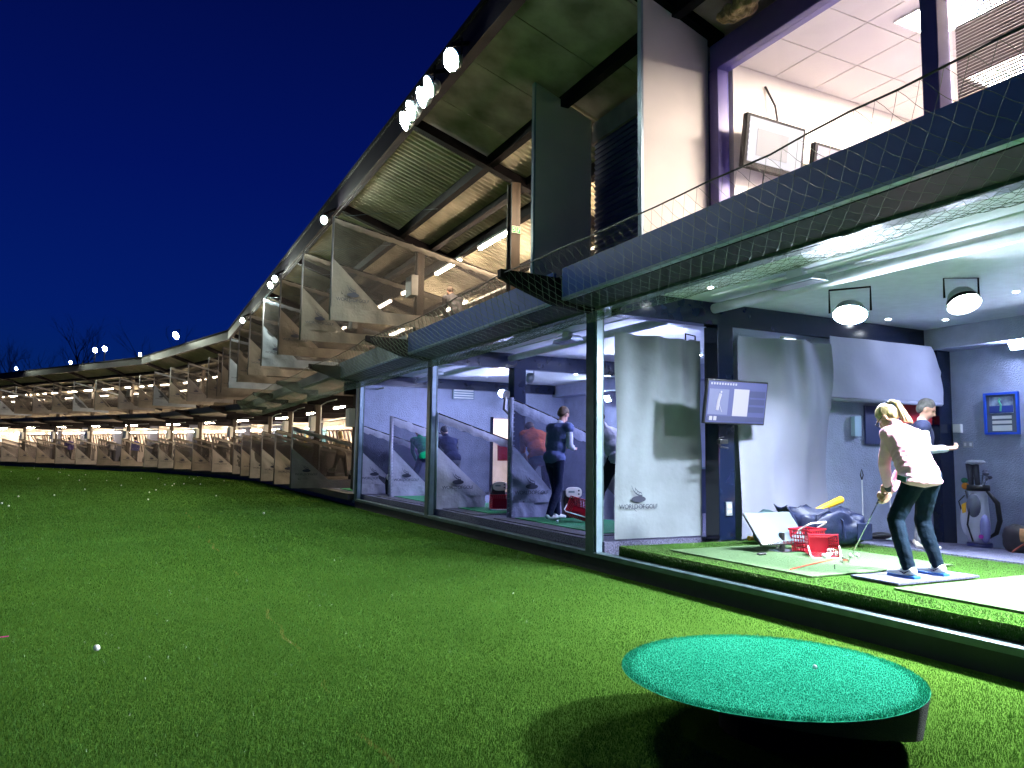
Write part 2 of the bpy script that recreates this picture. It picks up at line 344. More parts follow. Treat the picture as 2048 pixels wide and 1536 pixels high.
for d, s0, s1, th in ((0., 8.5, S1, .16), (.72, 8.5, S1, .12), (1.15, 6.2, S1, .2), (2.3, 10, S1, .14), (3.6, 10, S1, .14)):
    part('purlin', sweep(MB(), [(d-.05, zr(d)-th), (d+.05, zr(d)-th-.03), (d+.05, zr(d)-.01), (d-.05, zr(d)+.01)], s0, s1), steel)
b = MB(); lprism(b, 1, 8.45, [(-.05, zr(0)-.16), (.07, zr(0)-.16), (.07, zr(0)-.012), (-.05, zr(0)-.012)]); part('purlin', b, steel)
cols = [6.2, 10.8] + [15.4+4.95*i for i in range(13)]
for s in cols[1:]:
    b = MB(); b2 = lambda d: zr(d)-.03
    for a, c_ in ((-.07, .07),): lprism(b, s+a, s+c_, [(-1.4, zr(-1.4)-.21), (5.6, zr(5.6)-.21), (5.6, zr(5.6)-.19), (-1.4, zr(-1.4)-.19)]); lprism(b, s-.012, s+.012, [(-1.4, zr(-1.4)-.189), (5.6, zr(5.6)-.189), (5.6, zr(5.6)-.02), (-1.4, zr(-1.4)-.02)])
    q = part('rafter', b, steel)
    b = MB(); lbox(b, s-.09, s-.06, .37, .53, 3.52, zr(.45)-.22); lbox(b, s+.06, s+.09, .37, .53, 3.52, zr(.45)-.22); lbox(b, s-.06, s+.06, .40, .43, 3.52, zr(.45)-.22); part('column', b, wood)
for i in range(12):
    s = 20.3+4.98*i
    b = MB(); lbox(b, s-.09, s-.06, .37, .53, .33, 3.25); lbox(b, s+.06, s+.09, .37, .53, .33, 3.25); lbox(b, s-.06, s+.06, .40, .43, .33, 3.25); part('column', b, wood)
    b = MB(); lbox(b, s-.1, s+.1, .1, 6, 2.93, 3.265); part('floor_beam', b, steel)
    b = MB(); lbox(b, s-.2, s+.2, .2, .36, 2.05, 2.55); part('switch_cabinet', b, white, bevel=.01)
    b = MB(); b.tube([W(s-.28, .5, .4), W(s-.28, .5, 2.9), W(s-.9, .55, 2.98), W(s-2.2, .55, 2.98)], .02, 6); part('conduit', b, white)
for i, s in enumerate([15.4+4.95*k for k in range(10)]):
    b = MB(); lbox(b, s-.2, s+.2, .2, .36, 4.75, 5.2); part('switch_cabinet', b, white, bevel=.01)
part('cable_tray', sweep(MB(), rect(2.6, 2.75, 2.72, 2.78), 19, 76), white)
part('cable_tray', sweep(MB(), rect(2.05, 2.25, 4.95, 5.0), 10, 76), white)
# back walls of open bays
part('lower_back_wall', sweep(MB(), rect(5.3, 5.4, .3, 3.26), 18.95, S1), pm('white_back_wall', (.5, .45, .41), .6, 0, 2, .08))
part('upper_back_wall', sweep(MB(), rect(5.4, 5.5, 3.5, 5.2), 6.2, S1), pm('brown_back_wall', (.20, .17, .13), .7, 0, 2, .2))
for i in range(12):
    s0 = 20.6+4.98*i; b = MB()
    for j in range(11):
        a0 = s0+.4*j; p, q = W(a0, 5.25, 1.2), W(a0+.6, 5.25, 2.5); b.tube([p, q], .04, 4)
    b.tube([W(s0, 5.25, 2.5), W(s0+4.6, 5.25, 2.5)], .03, 4); part('slanted_rail_panel', b, pm('dark_bar', (.05, .03, .03), .5))
    b = MB(); lbox(b, s0-.45, s0-.1, 4.6, 5.25, .3, 3.2); part('back_pier', b, pm('dark_pier', (.06, .07, .11), .6))
# fins and roller shutter
finm = pm('cream_panel', (.62, .57, .52), .7, 0, 1.6, .06, .05)
for s in (6.1, 8.45):
    b = MB(); lprism(b, s-.03, s+.03, [(-.42, 3.52), (.44, 3.52), (.44, zr(.44)-.1), (-.42, zr(-.42)-.05)]); q = part('dividing_fin', b, finm)
    b = MB(); lprism(b, s-.032, s+.032, [(-.45, 3.52), (-.423, 3.52), (-.423, zr(-.42)-.05), (-.45, zr(-.42)-.05)]); b.build('edge_strip', alu, q)
b = MB(); lprism(b, 5.98, 6.22, [(-1.3, zr(-1.3)-.14), (.6, zr(.6)-.14), (.6, zr(.6)-.02), (-1.3, zr(-1.3)-.02)]); part('rafter', b, blackm)
b = MB()
for i in range(28): lprism(b, 6.16, 8.40, [(.5, 3.52+.075*i), (.475, 3.55+.075*i), (.5, 3.59+.075*i), (.56, 3.59+.075*i), (.56, 3.52+.075*i)])
part('roller_shutter', b, pm('navy_shutter', (.05, .05, .17), .5))
b = MB(); lbox(b, 6.14, 8.42, .46, .6, 5.62, 5.9); part('shutter_box', b, boards)
# upper lounge : window wall
purple = pm('purple_frame', (.10, .085, .30), .4, 0, 4, .1)
b = MB(); lbox(b, -6, 6.05, .45, .62, 5.52, 5.82); part('window_header', b, purple, bevel=.01)
for a, c_ in ((5.92, 6.05), (3.48, 3.62)):
    b = MB(); lbox(b, a, c_, .44, .6, 3.52, 5.515); part('window_jamb', b, purple, bevel=.01)
b = MB(); lbox(b, -6, 5.88, .45, .6, 3.52, 3.6); part('window_sill', b, purple)
b = MB(); lbox(b, 3.62, 5.88, .53, .536, 3.6, 5.52); part('window_pane', b, glass())
b = MB(); lbox(b, -4, 3.42, .53, .536, 3.6, 5.52); part('window_pane', b, glass())
b = MB()
for i in range(74):
    z = 3.62+.0255*i; b.add([W(-4, .60, z), W(3.44, .60, z), W(3.44, .606, z+.0245), W(-4, .606, z+.0245)], [(0, 1, 2, 3)])
part('venetian_blind', b, pm('dark_slats', (.22, .17, .16), .35))
cream = pm('cream_room_wall', (.80, .75, .68), .6, 0, 2, .04)
b = MB(); lbox(b, 5.90, 5.97, .64, 5.3, 3.52, 5.9); part('lounge_side_wall', b, cream)
b = MB(); lbox(b, -6, 5.9, 5.2, 5.3, 3.52, 5.9); part('lounge_back_wall', b, cream)
b = MB(); lbox(b, -6, 5.9, .63, 5.2, 3.525, 3.54); part('lounge_floor', b, carpet)
b = MB()
for i in range(20):
    for j in range(8):
        b.bx((0, 0, 0), (0, 0, 0)) if False else lbox(b, 5.895-.6*(i+1)+.006, 5.895-.6*i-.006, .64+.6*j+.006, .64+.6*(j+1)-.006, 5.6, 5.615)
part('ceiling_tiles', b, cream)
b = MB(); lbox(b, -6, 5.89, .64, 5.2, 5.625, 5.64); part('ceiling_grid', b, pm('grid_grey', (.6, .54, .5), .6))
b = MB(); b.tube([W(5.89, 1.1, 5.45), W(5.8, 1.15, 5.2), W(5.82, 1.2, 5.05)], .012, 6); part('cable', b, black)

def tile_light(s, d, lab):
    t = thing('ceiling_light_panel', lab, 'ceiling light', W(s, d, 5.6), HEAD, 'lounge ceiling lights')
    MB().box((0, 0, -.012), (.62, 1.22, .02)).build('frame', white, t); MB().box((0, 0, -.026), (.56, 1.16, .006)).build('diffuser', emis('warm_panel', (1, .82, .68), 100), t)
tile_light(3.95, 1.75, 'square lit panel in the lounge ceiling nearest the window'); tile_light(4.3, 3.4, 'lit panel deeper in the lounge ceiling'); tile_light(1.2, 2.0, 'lit lounge ceiling panel behind the venetian blind')

# foam insulation hanging out of soffit
b = MB()
for i in range(70):
    t = random.random(); b.ball(W(4.9+.75*t+random.uniform(-.05, .05), .05+.28*t+random.uniform(-.08, .08), 5.92-.16*math.sin(PI*t)+random.uniform(-.05, .05)), random.uniform(.03, .075), None, 7, 5)
o = b.build('insulation_tuft', pm('yellow_wool', (.5, .36, .16), .95, 0, 12, .4, 1, 30), smooth=True)
m = o.modifiers.new('r', 'REMESH'); m.mode = 'VOXEL'; m.voxel_size = .02; tag(o, 'torn yellow insulation wool hanging from the roof soffit', 'insulation')

# ---------------------------------------------------------------- lamps
def tube_light(s, d, z, lab, grp):
    t = thing('fluorescent_light', lab, 'fluorescent light', W(s, d, z), hd(s), grp)
    MB().box((0, 0, .045), (.09, 1.5, .05)).build('housing', white, t); MB().tube([(0, -.7, 0), (0, .7, 0)], .038, 8).build('tube', warm, t, smooth=True)
    MB().tube([(0, -.5, .07), (0, -.5, .2)], .004, 4).build('hanger', black, t); MB().tube([(0, .5, .07), (0, .5, .2)], .004, 4).build('hanger', black, t)
k = 0
for i in range(35):
    s = 10.35+2.45*i
    if abs(s-36.3) < .8: s += .9
    tube_light(s, 1.05, 5.47, 'lit tube lamp under the roof purlin, %s counting left from the grey fins' % ORD[i], 'tube lamps along the upper deck')
for i in range(28):
    s = 21.9+2.49*i
    tube_light(s, 4.3, 2.62, 'lit tube lamp over the ground floor bays, %s from the blue rooms' % ORD[i], 'tube lamps along the lower deck')
for i in range(14):
    s = 13+4.95*i
    tube_light(s, 2.35, 5.2, 'inner tube lamp beside the upper cable tray, %s from the fins' % ORD[i], 'inner tube lamps on the upper deck')
for i in range(13):
    s = 20.9+4.98*i+1.2
    tube_light(s, 1.6, 2.98, 'tube lamp close under the upper slab, %s from the blue rooms' % ORD[i], 'front tube lamps on the lower deck')

def flood(loc, aim, r, mat, lab, grp=None, name='floodlight', cat='floodlight', stand=None, hood=0):
    loc = Vector(loc); t = thing(name, lab, cat, loc, 0, grp); q = Vector(aim).normalized().to_track_quat('Z', 'Y').to_matrix()
    f = lambda p: q @ Vector(p)
    MB().tube([f((0, 0, -.16)), f((0, 0, -.1)), f((0, 0, .0))], [r*.35, r*.8, r*1.08], 20).build('body', pm('lamp_grey', (.25, .28, .3), .4, .5), t, smooth=True)
    MB().tube([f((0, 0, .002)), f((0, 0, .012))], [r*.98, r*.9], 20).build('lens', mat, t)
    y = MB(); pts = [f((-r*1.2, 0, -.04)), f((-r*1.2, 0, -.04))+Vector((0, 0, r*1.5)), f((r*1.2, 0, -.04))+Vector((0, 0, r*1.5)), f((r*1.2, 0, -.04))]
    y.tube(pts, .012, 6).build('yoke', steel, t)
    if stand: MB().tube([(0, 0, r*1.4), stand], .03, 6).build('stand', steel, t)
    if hood: MB().tube([f((0, 0, 0)), f((0, 0, hood))], [r*1.04, r*1.12], 24, False).build('hood', blackm, t, smooth=True)  # hood added to cut the beam off from the ceiling
    return t
aimf = lambda s, a=.0, dz=-.75: (-un(hd(s))[1]+un(hd(s))[0]*a+Vector((0, 0, dz)))
fl = [(8.40, 6.27, 'round field floodlight on the eave, nearest the top of the roof', -.28), (9.2, 6.28, 'tall bright floodlight head below the nearest round one', .12), (9.5, 6.26, 'floodlight head touching its twin on the eave edge', .12), (9.95, 6.26, 'floodlight head of the lower pair at the roof corner', .15), (10.25, 6.22, 'lowest floodlight head on the bracket at the roof corner', .15)]
for s, z, l, a in fl: flood(W(s, -1.65, z), aimf(s, a, -.45), .14, cool, l, 'floodlights on the roof edge', stand=tuple(n0*.28+Vector((0, 0, .3))))
for s, z, l in ((15.5, 6.2, 'starry floodlight on the eave beside the upper screen tops'), (21.7, 6.22, 'upper head of the double floodlight on the eave'), (22.5, 6.2, 'lower head of the double floodlight on the eave'), (28.9, 6.15, 'single floodlight on the eave left of the double one')): flood(W(s, -1.65, z), aimf(s, -.6, -.4), .085, coolm, l, 'floodlights on the roof edge', stand=tuple(n0*.28+Vector((0, 0, .3))))
for i, (s, z) in enumerate(((42.8, 7.25), (49.2, 6.85), (58.6, 6.95), (66.6, 7.0))): flood(W(s, -1.8, z), aimf(s, -.35, -.4), .2 if i == 0 else .11, coolf, 'distant floodlight on the curved roof edge, %s from the straight part' % ORD[i], 'floodlights on the curved roof edge')
for i, s in enumerate((54.3, 55.5)): flood(W(s, -1.8, 7.55), aimf(s, -.35, -.4), .17, coolf, ('right', 'left')[i]+' head of the twin floodlight on a short pole above the curved roof', 'twin pole floodlights', stand=(0, 0, -.8))
# indoor floods
BG = 'round floodlights in the glazed rooms'
flood(W(5.5, 1.87, 2.9), (u0*-.28-n0*.42+Vector((0, 0, -1.0))), .17, hot, 'glaring round floodlight hanging over the tee of the nearest room', BG)
flood(W(4.98, 3.0, 3.08), (u0*-.5-n0*.3+Vector((0, 0, -1.0))), .15, emis('bay_flood_side', (.74, .84, 1), 820), 'round floodlight in a square yoke near the back right of the nearest room', BG, hood=.06)
flood(W(2.7, 1.9, 2.85), (-n0*.62+u0*.34+Vector((0, 0, -1))), .15, emis('bay_flood_near', (.84, .93, 1), 3300), 'round floodlight above the right edge of the nearest room', BG, hood=.16)
flood(W(8.9, 2.5, 3.0), (u0*.8-n0*.3+Vector((0, 0, -.5))), .12, emis('mid_flood', (.50, .56, 1), 430), 'added unseen floodlight behind the divider curtain to brighten the middle room screens', BG)  # extra hidden lamp, added to brighten the screen fronts
flood(W(14.3, 2.6, 3.0), (u0*.8-n0*.3+Vector((0, 0, -.5))), .12, emis('mid_flood', (.50, .56, 1), 430), 'added unseen floodlight behind the dark post to brighten the far blue room screens', BG)  # second hidden lamp, added to brighten screens in the far room
def wallflood(s, d, z, nrm, mat, lab):
    t = thing('wall_floodlight', lab, 'floodlight', W(s, d, z), 0, 'square floodlights on the room walls'); q = (nrm*1+Vector((0, 0, -.55))).normalized().to_track_quat('Z', 'Y').to_matrix()
    MB().box((0, 0, 0), (.24, .18, .07), q).build('body', white, t, bevel=.01); MB().box(q @ Vector((0, 0, .039)), (.2, .14, .006), q).build('lens', mat, t)
    MB().tube([(0, 0, 0), tuple(-nrm*.12)], .015, 6).build('arm', black, t)
wallflood(6.1, 5.98, 3.0, -n0, blueflood, 'square floodlight on the back wall above the framed picture')
wallflood(7.22, 2.75, 2.88, -u0, emis('dim_flood', (.8, .9, 1), 12), 'dim square floodlight on the side wall above the lilac curtain')
wallflood(10.6, 5.95, 2.95, -n0, blueflood, 'square floodlight on the back wall behind the standing man')
wallflood(16.2, 5.95, 2.85, -n0, blueflood, 'square floodlight near the door of the middle room')
flood(W(12.1, 3.6, 3.0), (u0*-.4-n0*.5+Vector((0, 0, -.5))), .12, emis('mid_flood', (.50, .56, 1), 430), 'starry floodlight between the posts of the middle room', BG)
flood(W(17.2, 3.4, 2.9), (u0*-.4-n0*.5+Vector((0, 0, -.5))), .12, emis('mid_flood', (.50, .56, 1), 430), 'floodlight beside the air grille of the far blue room', BG)
k = 0
for s, d in ((7.05, .6), (6.7, 1.0), (5.2, .55), (3.76, .55), (6.62, 5.2), (5.1, 4.2), (7.0, 4.5), (3, 4.2), (9.51, .6), (10.96, .64), (12.4, .66), (9.5, 4.8), (11.3, 4.8), (14.6, .6), (16.6, .7), (15.6, 4.6), (9.2, 2.6), (11.2, 2.4), (16, 2.5)):
    t = tag(MB().tube([(0, 0, -.006), (0, 0, .0)], [.03, .034], 14).build('downlight', down, None, W(s, d, 3.335)), 'small recessed ceiling spot, %s counting in from the room front' % ORD[k], 'downlight', 'recessed downlights in the white ceiling'); k += 1

# heaters
for s, lab in ((5.6, 'grey radiant heater on the nearest ceiling pipe'), (10.3, 'grey radiant heater on the middle room pipe'), (16.3, 'grey radiant heater on the far room pipe')):
    t = thing('radiant_heater', lab, 'heater', W(s, 1.2, 3.2), HEAD, 'ceiling heaters')
    MB().prism([(-.12, -.03), (.12, -.03), (.07, .04), (-.07, .04)], -.3, .3).build('hood', pm('grey_metal', (.35, .4, .45), .35, .5), t, bevel=.005)
    MB().box((0, 0, .085), (.08, .2, .09)).build('mount', plaster, t); MB().box((0, 0, -.035), (.16, .54, .006)).build('grille', pm('grille_metal', (.2, .22, .25), .3, .8), t)

# ---------------------------------------------------------------- logo and bay screens
def logo_mesh(mat, key):
    if key in LG: return LG[key]
    cu = bpy.data.curves.new('t', 'FONT'); cu.body = 'WORLD OF GOLF'; cu.size = .085; cu.align_x = 'CENTER'; cu.space_word = .45; cu.space_character = .93; cu.extrude = .0008
    o = bpy.data.objects.new('t', cu); col.objects.link(o); dg = bpy.context.evaluated_depsgraph_get(); me = bpy.data.meshes.new_from_object(o.evaluated_get(dg))
    b = MB(); b.add([(v.co.x, -v.co.z, v.co.y) for v in me.vertices], [tuple(p.vertices) for p in me.polygons]); bpy.data.objects.remove(o)
    n = 28
    def flat(poly):
        k = len(poly); b.add([(x, 0, z) for x, z in poly], [tuple(range(k))])
    flat([(.0+.115*math.cos(2*PI*i/n), .125+.042*math.sin(2*PI*i/n)) for i in range(n)])
    def arc(p0, p1, p2, w0, w1, N=9):
        L = []; R = []
        for i in range(N+1):
            t = i/N; x = (1-t)**2*p0[0]+2*t*(1-t)*p1[0]+t*t*p2[0]; z = (1-t)**2*p0[1]+2*t*(1-t)*p1[1]+t*t*p2[1]
            dx = 2*(1-t)*(p1[0]-p0[0])+2*t*(p2[0]-p1[0]); dz = 2*(1-t)*(p1[1]-p0[1])+2*t*(p2[1]-p1[1]); l = math.hypot(dx, dz); ww = w0+(w1-w0)*t
            L.append((x-dz/l*ww, z+dx/l*ww)); R.append((x+dz/l*ww, z-dx/l*ww))
        for i in range(N): flat([L[i], L[i+1], R[i+1], R[i]])
    arc((-.115, .305), (-.07, .17), (.06, .168), .002, .011); arc((-.06, .275), (-.02, .215), (.04, .212), .004, .006)
    arc((.04, .21), (.05, .2), (.055, .17), .004, .003)
    for (a, c_) in (((-.05, .262), (-.065, .215)), ((-.02, .235), (-.035, .19)), ((.01, .22), (.0, .175))): arc(a, ((a[0]+c_[0])/2, (a[1]+c_[1])/2), c_, .003, .003, 2)
    arc((-.075, .0), (-.06, -.03), (-.03, -.035), .004, .002, 4)
    LG[key] = b.mesh('logo', mat); return LG[key]
LG = {}
def fold(x, z, seed, a):
    return a*(noise.noise(Vector((x*2.2+z*.8, z*1.1, seed)))+.5*noise.noise(Vector((x*6+z*2.5, z*1.5, seed+9))))
def screen(name, loc, rz, H, L, slope, zs, xe, lab, grp, fab, hemL=None, msh=None, thick=.022, hem=.24, padded=False, logos=1.0, amp=.03, simple=False, bw=.12):
    """post at x=0, the screen runs inwards along +x; -y faces the viewer"""
    t = thing(name, lab, 'bay screen', loc, rz, grp); sd = random.random()*50; hemL = hemL or L; q = 2 if simple else 1
    MB().tube([(0, 0, -.0), (0, 0, H)], thick if not padded else .045, 10).build('post', (alu if fab is canvr_ else steelg) if not padded else fab, t, smooth=True)
    if padded:
        b = MB()
        for i in range(26): b.tube([(-.05, -.03, H*i/26), (.05, -.045, H*(i+.6)/26)], .006, 4)
        b.build('lacing', canvas3, t)
    top = lambda x: H-slope*x
    b = MB(); N = 28//q
    b.grid(lambda u, v: (u*L, fold(u*L*3, v*.3, sd, .018)-.02*math.sin(v*PI), top(u*L)-bw*v+.012*math.sin(u*L*23)*(v if v > .5 else 0)), N*2, 3)
    b.build('top_band', fab, t, smooth=True)
    MB().tube([(0, 0, H-.01), (L, 0, top(L)-.01)], .014, 6).build('top_rail', steel, t)
    b = MB(); b.grid(lambda u, v: (u*L, .004, hem+(top(u*L)-bw*.9-hem)*v), 8, 4); b.build('mesh_panel', msh or meshm, t)
    b = MB(); n1, n2 = 14//q, 20//q
    def tri(u, v):
        z = hem+(zs-hem)*v; x = u*xe*(1-v)+.0; return (x, -.012+fold(x+z*.6, z, sd, amp)*min(1, x*6), z)
    b.grid(tri, n1, n2); b.grid(lambda u, v: (u*hemL, -.012+fold(u*hemL*1.5, v*.4, sd+3, amp*1.2), hem*v+.0*u), 30//q, 4)
    b.build('canvas_panel', fab, t, smooth=True)
    if xe > .3:
        o = link('logo', logo_mesh(logom, 'a'), t, (xe*.40, -.05, hem+(zs-hem)*.14)); o.scale = (logos,)*3
    return t
canvr_ = None; steelg = pm('grey_post', (.11, .11, .12), .5, .3)
UG = 'screens hanging out from the upper deck'; LGp = 'screens between the ground floor bays'
for i in range(9):
    s = 13.7+2.83*i; fb = (canvas2, canvas2, canvas2, canvas3, canvas2, canvas2, canvas3, canvas2, canvas2)[i]
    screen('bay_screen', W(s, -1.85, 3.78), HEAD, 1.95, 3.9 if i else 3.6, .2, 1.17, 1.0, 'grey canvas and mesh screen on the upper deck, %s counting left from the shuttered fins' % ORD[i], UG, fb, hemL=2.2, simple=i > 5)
    if i < 6:
        q = bpy.data.objects[-1] if False else None
        wp = MB(); o0 = W(s, -1.85, 3.78); sc_ = [o for o in bpy.data.objects if o.name.startswith('bay_screen') and (o.location-o0).length < .01][0]
        wp.tube([(0, 0, 1.94), (.5, 0, 6.42-3.78)], .004, 4); wp.tube([(0, 0, 1.94), (1.83, -.6, 6.0-3.78)], .003, 4); wp.build('stay_wire', alu, sc_)
for i in range(17):
    s = 36.3+2.83*(i+.55); s += .0 if i < 5 else .35
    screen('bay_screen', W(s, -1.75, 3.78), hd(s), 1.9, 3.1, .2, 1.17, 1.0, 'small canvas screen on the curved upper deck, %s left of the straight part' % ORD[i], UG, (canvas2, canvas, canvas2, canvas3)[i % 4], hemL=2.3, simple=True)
for i in range(6):
    s = 21.65+2.8*i
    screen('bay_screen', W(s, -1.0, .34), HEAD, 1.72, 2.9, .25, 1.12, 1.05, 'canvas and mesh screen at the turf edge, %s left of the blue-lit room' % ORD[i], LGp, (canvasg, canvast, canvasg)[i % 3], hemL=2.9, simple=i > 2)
for i in range(17):
    s = 36.3+2.83*(i+1)
    screen('bay_screen', W(s-.05, -.95, .34), hd(s-.05), 1.7, 2.6, .25, 1.12, 1.05, 'small ground level screen of the curved range, %s left of the straight part' % ORD[i], LGp, (canvasg, canvast, canvast, canvasg)[i % 4], hemL=2.6, simple=True)
RG = 'screens inside the glazed rooms'; canvr = canvr_ = pm('lit_room_canvas', (.36, .36, .44), .7, 0, 3, .14, .35, 18)  # room canvas made paler to carry the light falling on its front
screen('bay_screen', W(18.45, .05, .34), HEAD, 1.72, 1.8, .3, 1.1, 1.0, 'lilac-lit screen against the end wall of the far blue room', RG, canvr, hemL=1.0, msh=meshb, bw=.17)
screen('bay_screen', W(17.0, .42, .34), HEAD, 1.88, 1.7, .3, 1.15, .95, 'padded laced screen beside the man in green', RG, canvr, hemL=.85, msh=meshb, bw=.2, padded=True)
screen('bay_screen', W(13.12, .08, .34), HEAD, 1.78, 1.75, .32, 1.15, 1.05, 'plain screen just right of the second frame post', RG, canvr, hemL=1.0, msh=meshb, bw=.17)
screen('bay_screen', W(11.0, .55, .34), HEAD, 1.95, 1.7, .36, 1.2, .95, 'dark padded screen in front of the man in orange', RG, pm('blue_grey_canvas', (.20, .22, .32), .6, 0, 3, .2, .4, 18), hemL=.95, msh=meshb, bw=.2, padded=True, amp=.05)
screen('bay_screen', W(10.3, 1.75, .34), HEAD, .95, .55, 0, .7, .5, 'low lilac canvas screen behind the red basket', RG, canvr, hemL=.5, msh=canvas, logos=.01)

# curtains
def curtain(name, P0, P1, z0, z1, lab, mat, amp, k=9, logo=False, rag=0):
    t = thing(name, lab, 'curtain', P0, HEAD, None); L = (P1-P0).length; sd = random.random()*30
    def f(u, v):
        x = u*L; z = z0+(z1(u)-z0)*v if callable(z1) else z0+(z1-z0)*v
        fo = amp*(.6*math.sin(x*k+1.5*math.sin(v*3+x*2)+sd)*(.25+.75*v)+1.2*noise.noise(Vector((x*1.6+(1-v)*1.2, v*1.8, sd)))+.5*noise.noise(Vector((x*4, v*2.5+x*2, sd+5))))
        if logo: fo *= .12+.88*min(1, max(0, (v-.24)/.3))
        return (x, fo, z)
    MB().grid(f, 60, 50).build('cloth', mat, t, (0, 0, 0), smooth=True)
    if logo: o = link('logo', logo_mesh(logom, 'a'), t, (.34, -.022, z0+.36)); o.scale = (.92, 1, .92)
    return t
curtain('divider_curtain', W(7.6, .27, 0), W(7.6, 1.62, 0), .36, lambda u: 2.87, 'tall grey-green curtain with black golf emblem beside the dark post', canvasi, .055, 16, True)
t = curtain('wall_curtain', W(7.17, 1.93, 0), W(7.17, 3.5, 0), .34, 2.92, 'wide lilac curtain hanging behind the flat monitor', canvasl, .10, 6)
b = MB(); sd = 4.
for_ = lambda u, v: (u*2.35, .03*noise.noise(Vector((u*5, v*2, 2))), 2.18+(.86)*v+.05*math.sin(u*3))
t = thing('rolled_banner', 'pale torn fabric banner hung high on the wall over the woman', 'banner', W(7.2, 3.52, 0), HEAD)
def bf(u, v):
    x = u*(2.4-(.25*(v-.55)/.45 if v > .55 else .12*abs(v-.25))); return (x, -.03+.04*noise.noise(Vector((x*2, v*2, 3))), 2.17+.02*u+.87*v)
MB().grid(bf, 40, 14).build('cloth', canvasl, t, smooth=True); MB().tube([(0, -.05, 2.17), (2.3, -.05, 2.19)], .03, 10).build('bottom_roll', canvasl, t, smooth=True)

# catch nets
def net(s0, s1, lab, cell=.075, r=.0022, z=0, d_in=.02, z_in=3.14):
    t = thing('catch_net', lab, 'net', W(s0, -1.2, 3.3), 0, 'nets slung below the upper deck edge'); o0 = W(s0, -1.2, 3.3)
    prof = []
    for i in range(33):
        a = i/32; d = -1.2+(1.2+d_in)*a; zz = 3.46+(z_in-3.46)*a-.44*math.sin(PI*min(1, a*1.0))**.8*(1-.1*a); prof.append((d, zz))
    def P(s, a):
        x = a*32; i = min(31, int(x)); f = x-i; d = prof[i][0]*(1-f)+prof[i+1][0]*f; zz = prof[i][1]*(1-f)+prof[i+1][1]*f
        sag = .06*math.sin(PI*(s-s0)/(s1-s0)); return W(s, d+.02*noise.noise(Vector((s*2, a*4, 0))), zz-sag*(1-.6*a)+.025*noise.noise(Vector((s*1.5, a*3, 5))))-o0
    nc = int((s1-s0)/cell); nr = int(1.75/cell); b = MB()
    for i in range(nc):
        for j in range(nr):
            if (i+j) % 2 == 0: pa, pb = (i, j), (i+1, j+1)
            else: pa, pb = (i+1, j), (i, j+1)
            A = P(s0+(s1-s0)*pa[0]/nc, pa[1]/nr); B_ = P(s0+(s1-s0)*pb[0]/nc, pb[1]/nr); mid = (A+B_)/2+Vector((0, 0, .006*(1 if i % 2 else -1)))
            b.tube([A, mid, B_], r, 3, False)
    b.build('netting', nettw, t)
    MB().tube([P(s0+(s1-s0)*i/20, 0) for i in range(21)], .007, 6).build('edge_rope', rope, t)
    MB().tube([P(s0+(s1-s0)*i/20, 1) for i in range(21)], .004, 5).build('inner_rope', rope, t)
net(1.4, 7.72, 'coarse twine net below the nearest blue fascia', .07, .0017); net(7.8, 13.38, 'net slung between the first and second frame posts', .085, .0032); net(13.44, 18.4, 'green net along the grey fascia', .1, .0036)
net(18.5, 23.5, 'net strip left of the grey fascia', .11, .0042); net(23.5, 28.6, 'distant net strip, second left of the grey fascia', .13, .0055); net(28.6, 33.7, 'distant net strip, third left of the grey fascia', .16, .008)

# ---------------------------------------------------------------- near room platform
m_pt = turfmat('platform_turf_base', (.02, .06, .008), (.05, .13, .02))
b = MB(); lprism(b, -3, 7.3, [(.13, .16), (3.18, .16), (3.2, .31), (.13, .32)]); part('turf_platform', b, m_pt)
bm2 = turfmat('platform_blades', (.045, .08, .028), (.115, .165, .068), True, .6)
N = 190000; S_ = 1.6+5.7*rs.rand(N); D_ = .1+3.1*rs.rand(N)
keep = (D_ < .62) | (rs.rand(N) < .62); S_, D_ = S_[keep], D_[keep]
edge = rs.rand(len(D_)) < .12; D_ = np.where(edge & (D_ < 1.5), .105+.03*rs.rand(len(D_)), D_); Zz = np.where(D_ < .135, .2+.12*rs.rand(len(D_)), .318)
PX = n0.x*(D0+D_)+u0.x*S_; PY = n0.y*(D0+D_)+u0.y*S_
q = blades('platform_turf_pile', PX, PY, Zz, np.where(D_ < .45, 1.1, .8), bm2, .015, .0032, 1.0); q.parent = bld; q['kind'] = 'stuff'
def flatmat(name, lab, cat, s0, s1, d0, d1, z, mat, grp=None, h=.012):
    t = MB().box((0, 0, h/2), (abs(d1-d0), abs(s1-s0), h)).build(name, mat, None, W((s0+s1)/2, (d0+d1)/2, z), HEAD, bevel=.004); return tag(t, lab, cat, grp)
shortm = turfmat('short_tee_turf', (.055, .10, .045), (.11, .165, .085), False, .8)
flatmat('tee_turf_mat', 'pale short pile turf mat under the monitor and basket', 'turf mat', 4.78, 6.72, .40, 2.35, .326, shortm)
flatmat('tee_turf_mat', 'bright short pile turf mat at the right edge of the room', 'turf mat', 1.4, 4.1, .55, 2.35, .326, shortm)
flatmat('stance_mat', 'grey lilac stance mat under the feet of the woman', 'stance mat', 4.18, 4.64, .72, 1.8, .330, pm('lilac_rubber', (.10, .10, .17), .9, 0, 60, .3, .4, 150), h=.02)
for a, c_, lab in ((8.3, 10.75, 'nearest room post'), (11.75, 14.2, 'second frame post'), (14.9, 17.3, 'man in green')):
    flatmat('rubber_mat', 'dark rubber surround mat beside the %s' % lab, 'rubber mat', a-.15, c_+.15, .22, 1.85, .337, rubber, 'rubber mats in the blue rooms')
    flatmat('hitting_mat', 'green hitting mat beside the %s' % lab, 'hitting mat', a, c_, .52, 1.75, .350, matg, 'green hitting mats in the blue rooms')
